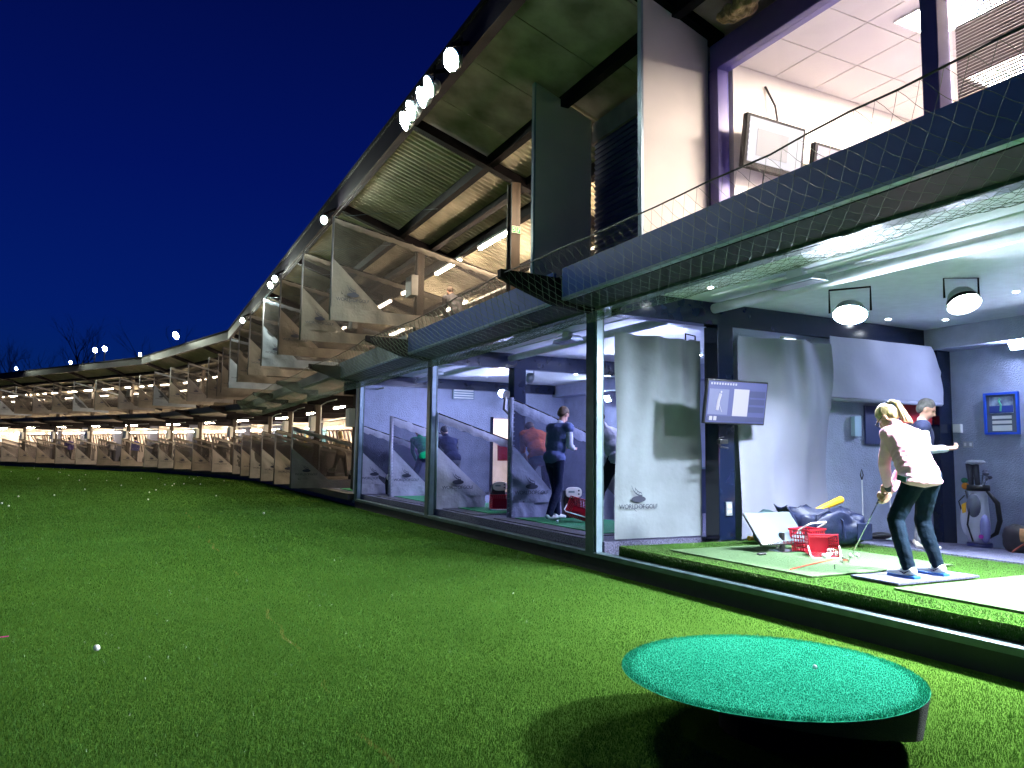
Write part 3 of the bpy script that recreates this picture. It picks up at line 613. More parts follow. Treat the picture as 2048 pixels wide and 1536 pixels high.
for i in range(11):
    s = 20.25+2.8*i if i < 6 else 37.9+2.83*(i-6)
    t = MB().box((0, 0, .01), (1.3, 1.6, .02)).build('hitting_mat', matg, None, W(s, .9, .337), hd(s)); tag(t, 'green hitting mat on the open deck, %s left of the blue rooms' % ORD[i], 'hitting mat', 'green mats on the open deck')

# ---------------------------------------------------------------- round wedge platform on the field
t = thing('round_practice_platform', 'round turf covered wedge platform with black rim on the field', 'practice platform', tuple(n0*(D0-2.05)+u0*2.87), HEAD)
R_ = .715; n = 96; b = MB()
zt = lambda x, y: .305+.012*x; zb = lambda x, y: .175-.155*x/R_*(1 if x > 0 else .62)
ring = [(R_*math.cos(2*PI*i/n), R_*math.sin(2*PI*i/n)) for i in range(n)]
vs = [(x, y, zt(x, y)-.006) for x, y in ring]+[(x*.94-.0*x, y*.95, zb(x, y)+.015) for x, y in ring]
b.add(vs, [(i, n+i, n+(i+1) % n, (i+1) % n) for i in range(n)]+[tuple(n+i for i in range(n))]); b.build('rim', pm('black_pile', (.006, .006, .009), .85, 0, 120, .5, 1, 220), t, smooth=False)
b = MB(); k = 10
for j in range(1, k+1):
    for i in range(n): b.v.append((ring[i][0]*j/k, ring[i][1]*j/k, zt(ring[i][0]*j/k, 0)-(.006 if j == k else 0)))
b.v.append((0, 0, .305))
for j in range(k-1):
    for i in range(n): b.f.append((j*n+i, (j+1)*n+i, (j+1)*n+(i+1) % n, j*n+(i+1) % n))
for i in range(n): b.f.append((len(b.v)-1, i, (i+1) % n))
dm = turfmat('disc_turf', (.01, .2, .11), (.045, .42, .26), False, .55); b.build('top', dm, t)
dbl = turfmat('disc_pile', (.008, .21, .12), (.055, .50, .33), True, .4)
NN = 90000; rr = R_*.998*np.sqrt(rs.rand(NN)); aa = rs.rand(NN)*2*PI; X_, Y_ = rr*np.cos(aa), rr*np.sin(aa)
q = blades('turf_pile', X_, Y_, .303+.012*X_, np.full(NN, .45), dbl, .017, .006, 1.2); q.parent = t; q['kind'] = 'stuff'
MB().tube([(.14, 0, -.005), (.14, 0, .16)], [.34, .32], 40).build('base', blackm, t)
tag(MB().ball((0, 0, 0), .012, None, 8, 6).build('pebble', white, None, tuple(n0*(D0-1.85)+u0*2.75+Vector((0, 0, .325)))), 'tiny white chip lying on the green disc', 'chip')

# ---------------------------------------------------------------- balls
ballm = pm('ball_white', (.8, .8, .8), .3, 0, 0, 0, .35, 260)
bme = MB().ball((0, 0, 0), .0214, None, 18, 12).mesh('golf_ball', ballm, True)
FB = [(-37.9, 56.5), (-36.0, 55.7), (-32.0, 49.7), (-34.7, 55.0), (-32.0, 50.7), (-30.0, 48.4), (-30.9, 51.0), (-29.4, 49.3), (-30.5, 51.4), (-29.6, 50.1), (-25.6, 42.8), (-25.1, 42.1), (-28.9, 51.6), (-28.1, 42.5), (-21.1, 33.8), (-20.5, 32.8), (-22.1, 37.8), (-22.0, 39.1), (-18.3, 32.1), (-17.2, 32.2), (-23.2, 43.5), (-24.2, 47.2), (-14.4, 28.0), (-14.0, 24.9), (-17.2, 35.2), (-16.4, 35.2), (-13.3, 29.1), (-13.3, 29.9), (-13.0, 30.1), (-12.7, 28.4), (-15.9, 37.4), (-14.8, 35.3), (-16.2, 39.1), (-12.3, 30.0), (-12.7, 33.5), (-11.8, 25.2), (-11.3, 23.7), (-9.7, 20.3), (-8.7, 22.4), (-13.0, 21.6), (-13.5, 20.8), (-11.5, 17.4), (-12.2, 18.2)]
for x, y in FB: tag(link('golf_ball', bme, None, (x, y, .03)), 'white golf ball lying far out on the turf field', 'golf ball', 'balls on the field')
def ballat(s, d, z, lab, g=None): return tag(link('golf_ball', bme, None, W(s, d, z+.0214)), lab, 'golf ball', g)
ballat(5.85, -5.08, .006, 'white golf ball alone on the dark grass at lower left'); ballat(17.02, -2.37, .006, 'golf ball on the grass in line with the blue rooms')
ballat(5.27, 1.37, .338, 'golf ball waiting in front of the iron club head')
ballat(9.75, .72, .362, 'golf ball on the green mat by the striding man'); ballat(12.5, 1.35, .362, 'golf ball beside the red basket under the dispenser')
for i, (s, d, z) in enumerate(((5.62, 1.52, 0), (5.6, 1.57, 0), (5.66, 1.66, .0), (5.69, 1.71, 0), (5.67, 1.75, 0), (5.7, 1.69, .035), (5.68, 1.8, .0), (5.65, 1.61, 0), (5.72, 1.76, .035), (5.52, 1.80, 0), (5.5, 1.88, 0), (5.57, 1.49, 0))):
    ballat(s, d, .338+z, 'golf ball spilled from the tipped red basket', 'balls spilled from the red basket')
t = MB().tube([(-.03, 0, 0), (.03, .03, .004)], .004, 6).build('golf_tee', pm('pink_plastic', (.8, .05, .35), .4), None, W(6.45, -5.69, .02)); tag(t, 'bright pink tee on the grass at the left edge', 'tee')
t = MB().tube([(0, 0, 0), (0, 0, .04)], .004, 6).build('golf_tee', navy, None, W(5.0, .95, .338)); tag(t, 'small dark blue tee standing on the pale mat', 'tee')

# ---------------------------------------------------------------- kit in the near room
def lattice(b, O, A, B_, na, nb, t=.004, fill=.45):
    """wall spanned by A,B from O with na x nb holes"""
    O, A, B_ = Vector(O), Vector(A), Vector(B_); N = A.cross(B_).normalized()*t
    def bar(o, a, c): b.add([o, o+a, o+a+c, o+c, o+N, o+a+N, o+a+c+N, o+c+N], [(3, 2, 1, 0), (4, 5, 6, 7), (0, 1, 5, 4), (1, 2, 6, 5), (2, 3, 7, 6), (3, 0, 4, 7)])
    wa, wb = A/(na+(na+1)*fill), B_/(nb+(nb+1)*fill)
    for i in range(na+1): bar(O+wa*(1+fill)*i, wa*fill, B_)
    for j in range(nb+1): bar(O+wb*(1+fill)*j, A, wb*fill)
def basket(loc, rot, lab, sc=1):
    t = thing('ball_basket', lab, 'basket', loc, 0, 'red ball baskets'); t.rotation_euler = rot; t.scale = (sc,)*3
    w_, d_, h = .27, .2, .19; b = MB(); i = .03
    T = [(-w_/2, -d_/2, h), (w_/2, -d_/2, h), (w_/2, d_/2, h), (-w_/2, d_/2, h)]; Bt = [(-w_/2+i, -d_/2+i, 0), (w_/2-i, -d_/2+i, 0), (w_/2-i, d_/2-i, 0), (-w_/2+i, d_/2-i, 0)]
    for a in range(4):
        c_ = (a+1) % 4; O = Vector(Bt[a]); A = Vector(Bt[c_])-O; U = (Vector(T[a])+Vector(T[c_])-Vector(Bt[a])-Vector(Bt[c_]))/2
        lattice(b, O-A*.08, A*1.16, U, 8 if a % 2 == 0 else 6, 5)
    b.bx((-w_/2+i, -d_/2+i, 0), (w_/2-i, d_/2-i, .004)); b.build('body', redp, t)
    r = MB(); P = [Vector(p) for p in T]; r.tube([P[0], P[1], P[2], P[3], P[0]], .009, 6); r.build('rim', redp, t)
    hnd = MB(); hnd.tube([(-w_/2-.008, 0, h-.005), (-w_/2-.008, -.09, h+.05), (-w_/2+.02, -.115, h+.065), (w_/2-.02, -.115, h+.065), (w_/2+.008, -.09, h+.05), (w_/2+.008, 0, h-.005)], .007, 6); hnd.build('handle', whitep, t)
    return t
basket(W(5.83, 1.66, .44), (math.radians(86), 0, HEAD+math.radians(-30)), 'red basket lying on its side spilling white balls', 1.1)
basket(W(6.1, 1.82, .338), (0, 0, HEAD+.2), 'red basket standing behind the tipped one', 1.25)
basket(W(12.55, 1.12, .46), (math.radians(80), 0, HEAD-.5), 'red basket leaning under the white faced dispenser', 1.25)
basket(W(9.95, 1.25, .47), (math.radians(64), .25, HEAD-.75), 'tilted red basket near the dark trousered leg', 1.35)
def dispenser(s, d, lab, z=.337, simple=False, sc=1):
    t = thing('ball_dispenser', lab, 'ball dispenser', W(s, d, z), hd(s)-.25, 'automatic ball teeing machines'); t.scale = (sc,)*3
    b = MB(); b.prism([(-.11, 0), (.13, 0), (.15, .25), (.10, .46), (-.10, .46), (-.14, .3)], -.08, .10); b.build('body', black, t, bevel=.02)
    n = 24; pl = [(.02+.135*math.copysign(abs(math.cos(2*PI*i/n))**.7, math.cos(2*PI*i/n)), .43+.085*math.copysign(abs(math.sin(2*PI*i/n))**.7, math.sin(2*PI*i/n))) for i in range(n)]
    MB().prism(pl, -.115, -.08).build('face', pm('cream_face', (.75, .72, .66), .4), t, bevel=.008)
    if not simple:
        MB().box((-.02, -.117, .44), (.1, .006, .03)).build('display', pm('lcd', (.25, .3, .3), .2), t)
        for zz in (.46, .405): MB().tube([(.10, -.125, zz), (.10, -.115, zz)], .014, 10).build('knob', black, t)
    return t
dispenser(12.85, 1.22, 'white faced ball machine behind the middle room red basket'); dispenser(10.5, 1.4, 'ball machine half hidden by the striding man'); dispenser(18.1, .78, 'ball machine at the foot of the far blue room screen', simple=True); dispenser(16.0, 1.2, 'ball machine behind the second frame post', simple=True)
for i in range(17):
    s = 22.2+2.8*i if i < 6 else 39.6+2.83*(i-6)
    dispenser(s, .9, 'ball machine on the open deck, %s left of the blue rooms' % ORD[i], simple=i > 1, sc=1 if i < 7 else 1.25)

t = thing('flat_monitor', 'tilted flat monitor with blank grey screen standing on the turf', 'monitor', W(6.12, 1.52, .338), HEAD)
q = Matrix.Rotation(math.radians(-40), 3, 'X')
f = lambda p: q @ Vector(p)+Vector((0, .02, .075))
MB().box(f((0, .0, .21)), (.70, .025, .42), q).build('housing', black, t, bevel=.004); MB().box(f((0, -.014, .225)), (.685, .004, .385), q).build('screen', pm('grey_screen', (.10, .13, .15), .25, 0, 3, .04), t)
MB().box(f((0, -.016, .016)), (.70, .006, .03), q).build('chin', chrome, t); MB().tube([(0, .06, 0), (0, .06, .2)], .03, 10).build('stem', black, t)
MB().box((0, .03, .006), (.26, .2, .012)).build('foot', chrome, t, bevel=.005); MB().tube([(-.1, .05, .08), (-.13, 0, .03), (-.1, -.05, .008), (-.15, -.02, .008)], .004, 5).build('cable', black, t)
b = MB(); b.ball((0, 0, .012), (.05, .025, .014)); b.ball((.06, .01, .012), (.03, .03, .014)); tag(b.build('computer_mouse', black, None, W(6.0, 1.02, .338), HEAD, smooth=True), 'small black mouse and dongle on the turf', 'mouse')
tag(MB().box((0, 0, .008), (.18, .07, .014)).build('remote_control', black, None, W(6.03, 1.93, .338), HEAD+.1, bevel=.004), 'black remote lying right of the monitor foot', 'remote')
tag(MB().tube([tuple(W(5.1, .49, .346)), tuple(W(5.48, 1.53, .346))], .0045, 6).build('alignment_stick', pm('red_stick', (.8, .06, .03), .4)), 'thin red alignment stick lying on the pale mat', 'alignment stick')
def bag(name, lab, loc, rz, dims, mat, seed, puff=.05):
    b = MB(); L, D, H = dims
    def f(u, v):
        a = 2*PI*u; ph = PI*(v-.5); e = .55
        cx = math.copysign(abs(math.cos(a))**e, math.cos(a)); sx = math.copysign(abs(math.sin(a))**e, math.sin(a)); cp = max(0, math.cos(ph))**.5; sp_ = math.copysign(abs(math.sin(ph))**.7, math.sin(ph))
        p = Vector((L/2*cx*cp, D/2*sx*cp, H/2+H/2*sp_)); nn = noise.noise(p*5+Vector((seed, 0, 0)))*puff+noise.noise(p*13+Vector((seed, 3, 0)))*puff*.5
        p *= 1; return (p.x*(1+nn), p.y*(1+nn*1.5), max(0, p.z*(1+nn*2.2)))
    b.grid(f, 48, 24); t = thing(name, lab, 'bag', loc, rz); b.build('body', mat, t, smooth=True); return t
dn = pm('navy_nylon', (.006, .011, .045), .5, 0, 5, .3, .5, 14)
t = bag('duffel_bag', 'large open navy duffel bag slumped behind the red baskets', W(6.45, 2.55, .335), HEAD-.25, (.95, .42, .4), dn, 3., .14)
MB().tube([(-.3, -.22, .1), (-.28, -.2, .36), (-.1, -.16, .42), (.05, -.22, .3), (.06, -.24, .1)], .012, 6).build('strap', dn, t)
b = MB(); b.grid(lambda u, v: (-.46-.16*v+.04*math.sin(u*6), -.12+.24*u, .2+.26*v+.02*math.sin(u*9)), 8, 8); b.build('flap', dn, t, smooth=True, solid=.012)
MB().box((.34, -.21, .17), (.2, .03, .2)).build('pocket', dn, t, bevel=.01)
bag('holdall', 'black patterned holdall standing behind the monitor', W(6.83, 1.95, .335), HEAD+.3, (.3, .3, .38), pm('black_pattern', (.012, .02, .025), .6, 0, 14, .6, .3, 20, c2=(.02, .08, .09)), 8., .08)
tag(MB().tube([(0, 0, 0), (.1, 0, .03), (.5, 0, .16), (.52, 0, .167)], [.012, .03, .045, .035], 12).build('yellow_tube', yellow, None, W(6.55, 2.35, .70), HEAD-.1, smooth=True), 'tapered yellow foam tube poking out of the duffel bag', 'foam tube')
tag(MB().tube([(0, 0, .03), (.09, 0, .03)], .03, 12).build('short_yellow_tube', yellow, None, W(7.1, 1.92, .335), HEAD), 'short yellow cylinder at the foot of the dark post', 'cap')
for (s, d, z, h, lab) in ((7.15, 4.05, .27, .95, 'thin white stick with dark hook leaning behind the duffel bag'), (7.1, 4.55, .26, .9, 'white stick with round weighted foot by the wall')):
    t = thing('putting_stick', lab, 'stick', W(s, d, z), 0, 'sticks standing against the wall'); MB().tube([(0, 0, 0), (0, 0, h*.85)], .008, 6).build('shaft', whitep, t)
    MB().tube([(0, 0, h*.85), (-.02, 0, h*.92), (0, 0, h), (.02, 0, h*.92), (0, 0, h*.85)], .008, 6).build('loop', black, t)
    if 'round' in lab: MB().tube([(0, 0, 0), (0, 0, .03)], [.1, .06], 18).build('foot', whitep, t)
b = MB(); b.ball((0, 0, .05), (.2, .1, .05)); tag(b.build('low_shoe_bag', black, None, W(7.0, 4.2, .28), HEAD, smooth=True), 'low black case lying between the duffel and the wall', 'case')
# wall fittings of the near room
def wbox(name, lab, cat, s, d, z, dims, mat, side=True):   # side wall faces -s, back wall faces -d
    t = MB().box((0, -dims[1]/2, 0), dims).build(name, mat, None, W(s, d, z), HEAD if side else HEAD-PI/2, bevel=.006); return tag(t, lab, cat)
wbox('control_panel', 'pale blue ribbed control panel on the side wall', 'control panel', 7.35, 4.17, 1.82, (.14, .07, .28), pm('pale_blue', (.35, .5, .6), .5))
for z in (1.76, 1.88): pass
t = wbox('notice_board', 'dark blue notice board behind the head of the woman', 'notice board', 7.35, 4.75, 1.85, (.75, .03, .55), pm('dark_blue_board', (.03, .04, .12), .5))
t = thing('red_wall_banner', 'red banner with a no smoking sign on the side wall', 'banner', W(7.34, 5.5, 2.05), HEAD); MB().box((0, -.01, 0), (.7, .02, .3)).build('board', pm('red_paint', (.55, .02, .03), .5), t)
MB().box((.27, -.024, .06), (.14, .006, .15)).build('sign_plate', white, t)
b = MB(); pp = [(.27+.055*math.cos(a*PI/12), -.03, .06+.055*math.sin(a*PI/12)) for a in range(25)]; b.tube(pp, .005, 4, False); b.tube([(.235, -.03, .1), (.305, -.03, .02)], .005, 4); b.build('prohibition_ring', redp, t); MB().box((.27, -.029, .06), (.07, .003, .012)).build('cigarette', black, t)
wbox('thermostat', 'white thermostat box at the corner of the back wall', 'thermostat', 7.1, 6.15, 1.84, (.12, .06, .13), whitep, False)
t = thing('double_socket', 'double wall socket left of the golf bag clubs', 'socket', W(6.97, 6.15, 1.60), HEAD-PI/2); MB().box((0, -.006, 0), (.15, .012, .09)).build('plate', pm('satin_plate', (.45, .47, .5), .3, .6), t); MB().box((-.04, -.014, 0), (.03, .006, .05)).build('switch', whitep, t); MB().box((.04, -.014, 0), (.03, .006, .05)).build('switch', whitep, t)
t = thing('post_socket', 'grey metal socket plate low on the dark post', 'socket', W(7.275, 1.76, .72), HEAD); MB().box((0, -.008, 0), (.1, .016, .17)).build('plate', pm('satin_plate', (.45, .47, .5), .3, .6), t); MB().box((0, -.02, .03), (.05, .008, .04)).build('switch', whitep, t); MB().box((0, -.02, -.04), (.05, .008, .03)).build('switch', whitep, t)
t = thing('framed_picture', 'blue framed golf photograph with three caption strips on back wall', 'picture', W(6.46, 6.15, 2.04), HEAD-PI/2)
fr = pm('bright_blue_frame', (.02, .10, .65), .35); b = MB()
for c_, d_ in (((-.225, -.02, 0), (.03, .04, .6)), ((.225, -.02, 0), (.03, .04, .6)), ((0, -.02, .285), (.42, .04, .03)), ((0, -.02, -.285), (.42, .04, .03))): b.box(c_, d_)
b.build('frame', fr, t); MB().box((0, -.01, 0), (.42, .01, .54)).build('mount', pm('grey_mount', (.10, .12, .17), .7), t); MB().box((0, -.017, .12), (.33, .004, .24)).build('photo', pm('photo_print', (.35, .42, .5), .4, 0, 9, .6, c2=(.03, .05, .15)), t)
b = MB(); b.box((0, -.021, .06), (.33, .003, .1)); b.build('photo_banner', pm('photo_blue', (.03, .06, .3), .4), t)
b = MB(); b.tube([(-.01, -.022, .03), (.0, -.022, .12), (-.03, -.022, .18), (-.01, -.022, .21)], .014, 6); b.build('photo_golfer', pm('photo_green', (.1, .5, .3), .5), t)
for z, h in ((-.055, .045), (-.125, .045), (-.21, .08)): MB().box((0, -.017, z), (.27, .004, h)).build('caption_strip', white, t)
b = MB(); lbox(b, -3, 7.2, 6.05, 6.1, .126, .132); tag(b.build('floor_tape', redp), 'strip of red tape along the foot of the back wall', 'tape')

# wall TV on arm
def screen_panel(t, w_, h, mats, rects):
    for (x, z, a, c_, m) in rects: MB().box((x*w_, -.034-.0005*len(t.children), z*h), (a*w_, .003, c_*h)).build('picture_area' if a > .2 else 'icon', m, t)
t = thing('wall_television', 'flat television with blue swing analysis picture on the dark post', 'television', W(6.98, 1.62, 2.03), HEAD-.06); t.rotation_euler = (math.radians(10), 0, HEAD-.05)
MB().box((0, 0, 0), (.93, .045, .54)).build('casing', black, t, bevel=.006); MB().box((0, -.026, 0), (.89, .006, .50)).build('screen', emis('screen_blue', (.10, .13, .42), .34, (.02, .02, .04)), t)
wb = emis('screen_white', (.75, .78, 1), .36, (.02, .02, .03)); pb = emis('screen_pale', (.30, .36, .75), .30, (.02, .02, .03)); db = emis('screen_dark', (.05, .07, .28), .3, (.02, .02, .03))
screen_panel(t, .89, .50, None, [(-.32, .0, .33, .62, pb), (.06, -.0, .26, .66, wb), (.34, .22, .27, .16, db), (.34, .03, .27, .14, db), (.34, -.16, .27, .14, db), (0, -.40, .98, .12, db)]+[(-.46+.045*i, .44, .025, .05, wb) for i in range(10)]+[(-.43, -.40, .05, .1, wb), (-.36, -.40, .05, .1, wb)])
b = MB(); b.tube([(-.3, -.045, -.1), (-.29, -.045, .02), (-.27, -.045, .1)], .016, 6); b.ball((-.262, -.045, .12), (.012, .004, .014)); b.tube([(-.28, -.045, -.02), (-.23, -.045, -.12)], .003, 5); b.build('swing_figure', wb, t)
MB().tube([(0, .02, 0), (.05, .2, 0), (.02, .3, 0)], .025, 8).build('arm', black, t); MB().tube([(.0, .0, -.27), (.02, -.01, -.33), (.0, 0, -.36), (-.02, .01, -.33), (.01, 0, -.28)], .005, 5).build('cable_loop', black, t)
t = thing('camera_bracket', 'black camera bracket clamped to the curtain edge and post', 'bracket', W(7.2, 1.58, 1.55), HEAD)
MB().tube([(0, -.05, .06), (-.1, -.08, .04), (-.1, -.1, -.06), (.06, -.06, -.08)], .012, 6).build('arm', black, t); MB().box((0, -.03, .0), (.12, .08, .06)).build('camera', black, t, bevel=.01)
t = thing('empty_mount', 'black empty screen mount on the middle room post', 'bracket', W(12.95, 1.4, 2.42), HEAD)
MB().box((0, -.02, .08), (.16, .02, .16)).build('plate', black, t, bevel=.01); MB().tube([(0, 0, .05), (-.05, -.05, -.2), (.1, 0, -.3), (.2, .05, -.25)], .03, 8).build('arm', black, t)
# air grille on the end wall
t = thing('air_grille', 'white lit slatted air grille high on the far blue wall', 'air grille', W(18.76, 2.95, 3.0), HEAD); MB().box((0, -.03, 0), (.62, .06, .34)).build('case', alu, t)
for i in range(5): MB().box((0, -.065, -.13+.065*i), (.56, .012, .03)).build('slat', white, t)
# doorway: glowing panel stands in for the warm light beyond, with red notice
t = thing('glowing_doorway', 'narrow doorway in the far room, warm light as a glowing panel, red notice', 'doorway', W(18.77, 4.2, .34), HEAD); MB().box((0, -.02, 1.0), (.7, .03, 2.0)).build('glow_panel', emis('door_glow', (1, .62, .3), .5), t); MB().box((0, -.045, 1.1), (.4, .01, .5)).build('notice', redp, t)
for x in (-.38, .38): MB().box((x, -.03, 1.02), (.06, .08, 2.05)).build('door_post', navy, t)
# laptop on tripod in middle room
t = thing('laptop', 'open laptop with blue screen standing on a tripod', 'laptop', W(9.9, 2.25, 1.28), HEAD+.1); MB().box((0, 0, 0), (.36, .26, .018)).build('keyboard', pm('silver', (.5, .52, .55), .3, .6), t, bevel=.004)
q = Matrix.Rotation(math.radians(-15), 3, 'X'); MB().box((0, .16, .12), (.36, .012, .25), q).build('lid', black, t); MB().box((0, .152, .12), (.33, .006, .215), q).build('screen', emis('laptop_blue', (.06, .14, .65), .35, (.02, .02, .03)), t)
t = thing('tripod', 'thin black tripod under the laptop', 'tripod', W(9.9, 2.25, .345), 0)
for a in range(3): MB().tube([(0, 0, .9), (.28*math.cos(a*2.1), .28*math.sin(a*2.1), 0)], .012, 6).build('leg', black, t)
MB().tube([(0, 0, .85), (0, 0, .925)], .02, 8).build('head', black, t)
t = thing('low_wall_unit', 'low grey shelf unit behind the laptop tripod', 'shelf unit', W(11, 5.1, .34), HEAD); MB().box((0, 0, .4), (1.6, .4, .8)).build('body', pm('dark_unit', (.05, .06, .12), .5), t, bevel=.01); MB().box((0, 0, .82), (1.7, .5, .03)).build('top', alu, t)
t = thing('wall_screen', 'wide dark television on the back wall of the middle room', 'television', W(10.8, 6.1, 2.0), HEAD-PI/2); MB().box((0, 0, 0), (1.5, .06, .55)).build('casing', black, t); MB().box((0, -.033, 0), (1.44, .004, .5)).build('screen', pm('off_screen', (.01, .012, .03), .15), t)
t = thing('white_cupboard', 'white wall cupboard high in the middle room corner', 'cupboard', W(8.2, 6.0, 2.35), HEAD-PI/2); MB().box((0, -.15, 0), (.9, .35, .5)).build('body', white, t, bevel=.01)

# golf bag
t = thing('golf_bag', 'white and grey golf bag with covered clubs against the back wall', 'golf bag', W(6.6, 5.72, .12), HEAD-PI/2+.3)
bw = pm('bag_white', (.62, .64, .75), .5, 0, 4, .1, .2, 12); bgry = pm('bag_grey', (.17, .18, .24), .6, 0, 5, .2, .3, 15)
MB().tube([(0, 0, 0), (0, 0, .02), (0, 0, .1)], [.15, .165, .155], 24).build('base', pm('blue_black', (.015, .02, .12), .4), t, smooth=True)
b = MB(); b.tube([(0, 0, .1), (0, -.02, .25), (0, 0, .5), (0, .02, .75), (0, .03, .86)], [.13, .15, .135, .115, .13], 24); b.build('body', bw, t, smooth=True)
b = MB(); b.ball((-.13, -.02, .42), (.09, .1, .24)); b.build('side_pocket', bw, t, smooth=True)
b = MB(); b.ball((-.02, -.13, .62), (.09, .05, .17)); b.build('front_pocket', bgry, t, smooth=True)
b = MB(); b.ball((.1, -.1, .30), (.07, .08, .2)); b.build('lower_pocket', pm('bag_lilac', (.3, .3, .6), .5, 0, 4, .1), t, smooth=True)
MB().tube([(0, .03, .82), (0, .03, .9)], [.15, .148], 24).build('collar', black, t, smooth=True)
MB().tube([(.13, -.04, .82), (.25, -.05, .66), (.27, -.05, .42), (.22, -.04, .25), (.12, -.05, .17)], [.02, .035, .035, .03, .015], 8).build('shoulder_strap', black, t, smooth=True)
MB().tube([(-.12, -.1, .82), (-.06, -.16, .6), (-.10, -.15, .35), (-.04, -.15, .12)], .012, 6).build('piping', black, t); MB().tube([(-.16, 0, .75), (-.24, 0, .66), (-.2, 0, .5)], .009, 6).build('carry_handle', black, t)
for (x, y, h, ang, lab) in ((-.07, 0, 1.2, .3, 'a'), (.0, .04, 1.2, .1, 'b')):
    b = MB(); b.tube([(x, y, .86), (x-.02, y, h)], [.03, .045], 10); b.build('club_cover', pm('cover_dark', (.05, .05, .08), .6), t, smooth=True); b = MB(); b.ball((x+.03, y-.02, h+.02), (.085, .05, .035)); b.build('head_cover', pm('cover_grey', (.35, .36, .42), .5), t, smooth=True)
for i, (x, y, h) in enumerate(((.08, .02, 1.05), (.11, .05, 1.0), (.06, .07, 1.08), (.1, -.02, .98), (-.09, .05, .98))):
    b = MB(); b.tube([(x*.6, y, .86), (x, y, h)], .006, 6); b.build('shaft', chrome, t); b = MB(); b.ball((x+.03, y-.01, h+.01), (.045, .015, .028), Matrix.Rotation(.5*i, 3, 'Z')); b.build('iron_head', pm('iron_dark', (.12, .12, .16), .3, .7), t, smooth=True)
b = MB(); b.ball((-.14, -.03, .88), (.05, .04, .05)); b.build('towel', pm('orange_towel', (.7, .25, .03), .8), t, smooth=True); b = MB(); b.ball((-.15, -.02, .96), (.045, .035, .04)); b.build('glove', pm('green_glove', (.03, .2, .12), .7), t, smooth=True)
b = MB(); b.add([(-.18, -.1, .62), (-.11, -.13, .66), (-.12, -.13, .52), (-.17, -.1, .5)], [(0, 1, 2, 3)]); b.build('yellow_tag', yellow, t, solid=.006)
MB().tube([(.07, -.183, .2), (.07, -.187, .2)], .03, 16).build('round_badge', pm('magenta', (.5, .03, .4), .5), t)
# satchel
t = bag('satchel', 'dark leather satchel with tan flap at the right edge', W(5.83, 5.42, .17), HEAD-PI/2+.15, (.5, .22, .36), pm('dark_leather', (.03, .025, .035), .4, 0, 6, .3), 12., .05)
b = MB(); b.grid(lambda u, v: (.0+.22*u, -.125-.02*math.sin(v*PI), .33-.17*v), 8, 8); b.build('flap', pm('tan_leather', (.42, .22, .09), .5, 0, 8, .2), t, smooth=True, solid=.01)
MB().tube([(.12, -.14, .2), (-.05, -.16, .06), (-.1, -.18, .0)], .012, 6).build('strap', pm('red_brown', (.25, .06, .04), .5), t); MB().tube([(.16, -.02, .34), (.18, 0, .62)], .02, 6).build('umbrella_handle', black, t)
b = MB(); b.ball((.16, .05, .45), (.09, .06, .09)); b.build('cloth', white, t, smooth=True)
# stage lamps upper lounge televisions
framem = pm('tv_bezel', (.012, .010, .012), .5, spec=.08)
def lounge_tv(s, d, z, lab, m1, m2):
    t = thing('lounge_television', lab, 'television', W(s, d, z), 0, 'lounge televisions'); t.rotation_euler = (math.radians(8), 0, HEAD+.02)
    MB().box((0, 0, 0), (.86, .07, .56)).build('casing', framem, t, bevel=.01); MB().box((0, -.037, .015), (.78, .006, .46)).build('screen', m1, t)
    MB().box((-.05, -.041, .0), (.45, .004, .28)).build('picture_area', m2, t)
    for i in range(6): MB().box((-.38, -.041, .17-.06*i), (.03, .004, .022)).build('icon', wb, t)
    MB().box((0, .05, 0), (.2, .1, .2)).build('mount', black, t); MB().tube([(-.1, 0, -.28), (-.08, .03, -.5), (0, .05, -.75)], .006, 5).build('cable', black, t)
lounge_tv(5.70, 1.0, 4.66, 'silver edged television with pale screen behind the lounge window', emis('tv_pale', (.72, .78, 1), .22, (.02, .02, .03)), emis('tv_grey', (.45, .45, .5), .2, (.02, .02, .03)))
lounge_tv(5.7, 1.98, 4.54, 'second lounge television with purple picture', emis('tv_purple', (.32, .25, .45), .25, (.02, .02, .03)), emis('tv_mix', (.5, .5, .75), .25, (.02, .02, .03)))

# number plates on column
for dx, ch in ((-.04, '5'), (.045, '7')):
    t = thing('number_plate', ('left' if ch == '5' else 'right')+' green plate with a white %s on the timber column' % ('five' if ch == '5' else 'seven'), 'number plate', W(10.705, .45+dx, 5.02), HEAD)
    MB().box((0, -.004, 0), (.075, .008, .12)).build('plate', pm('sign_green', (.02, .45, .12), .4), t)
    b = MB()
    for c_, d_ in (((0, -.009, .056), (.075, .003, .006)), ((0, -.009, -.056), (.075, .003, .006)), ((-.035, -.009, 0), (.006, .003, .106)), ((.035, -.009, 0), (.006, .003, .106))): b.box(c_, d_)
    b.build('border', white, t)
    cu = bpy.data.curves.new('t', 'FONT'); cu.body = ch; cu.size = .1; cu.align_x = 'CENTER'; cu.align_y = 'CENTER'; cu.extrude = .001
    o = bpy.data.objects.new('t', cu); col.objects.link(o); me = bpy.data.meshes.new_from_object(o.evaluated_get(bpy.context.evaluated_depsgraph_get())); bpy.data.objects.remove(o)
    b = MB(); b.add([(v.co.x, -v.co.z, v.co.y) for v in me.vertices], [tuple(p.vertices) for p in me.polygons]); b.build('digit', white, t, (0, -.010, 0))
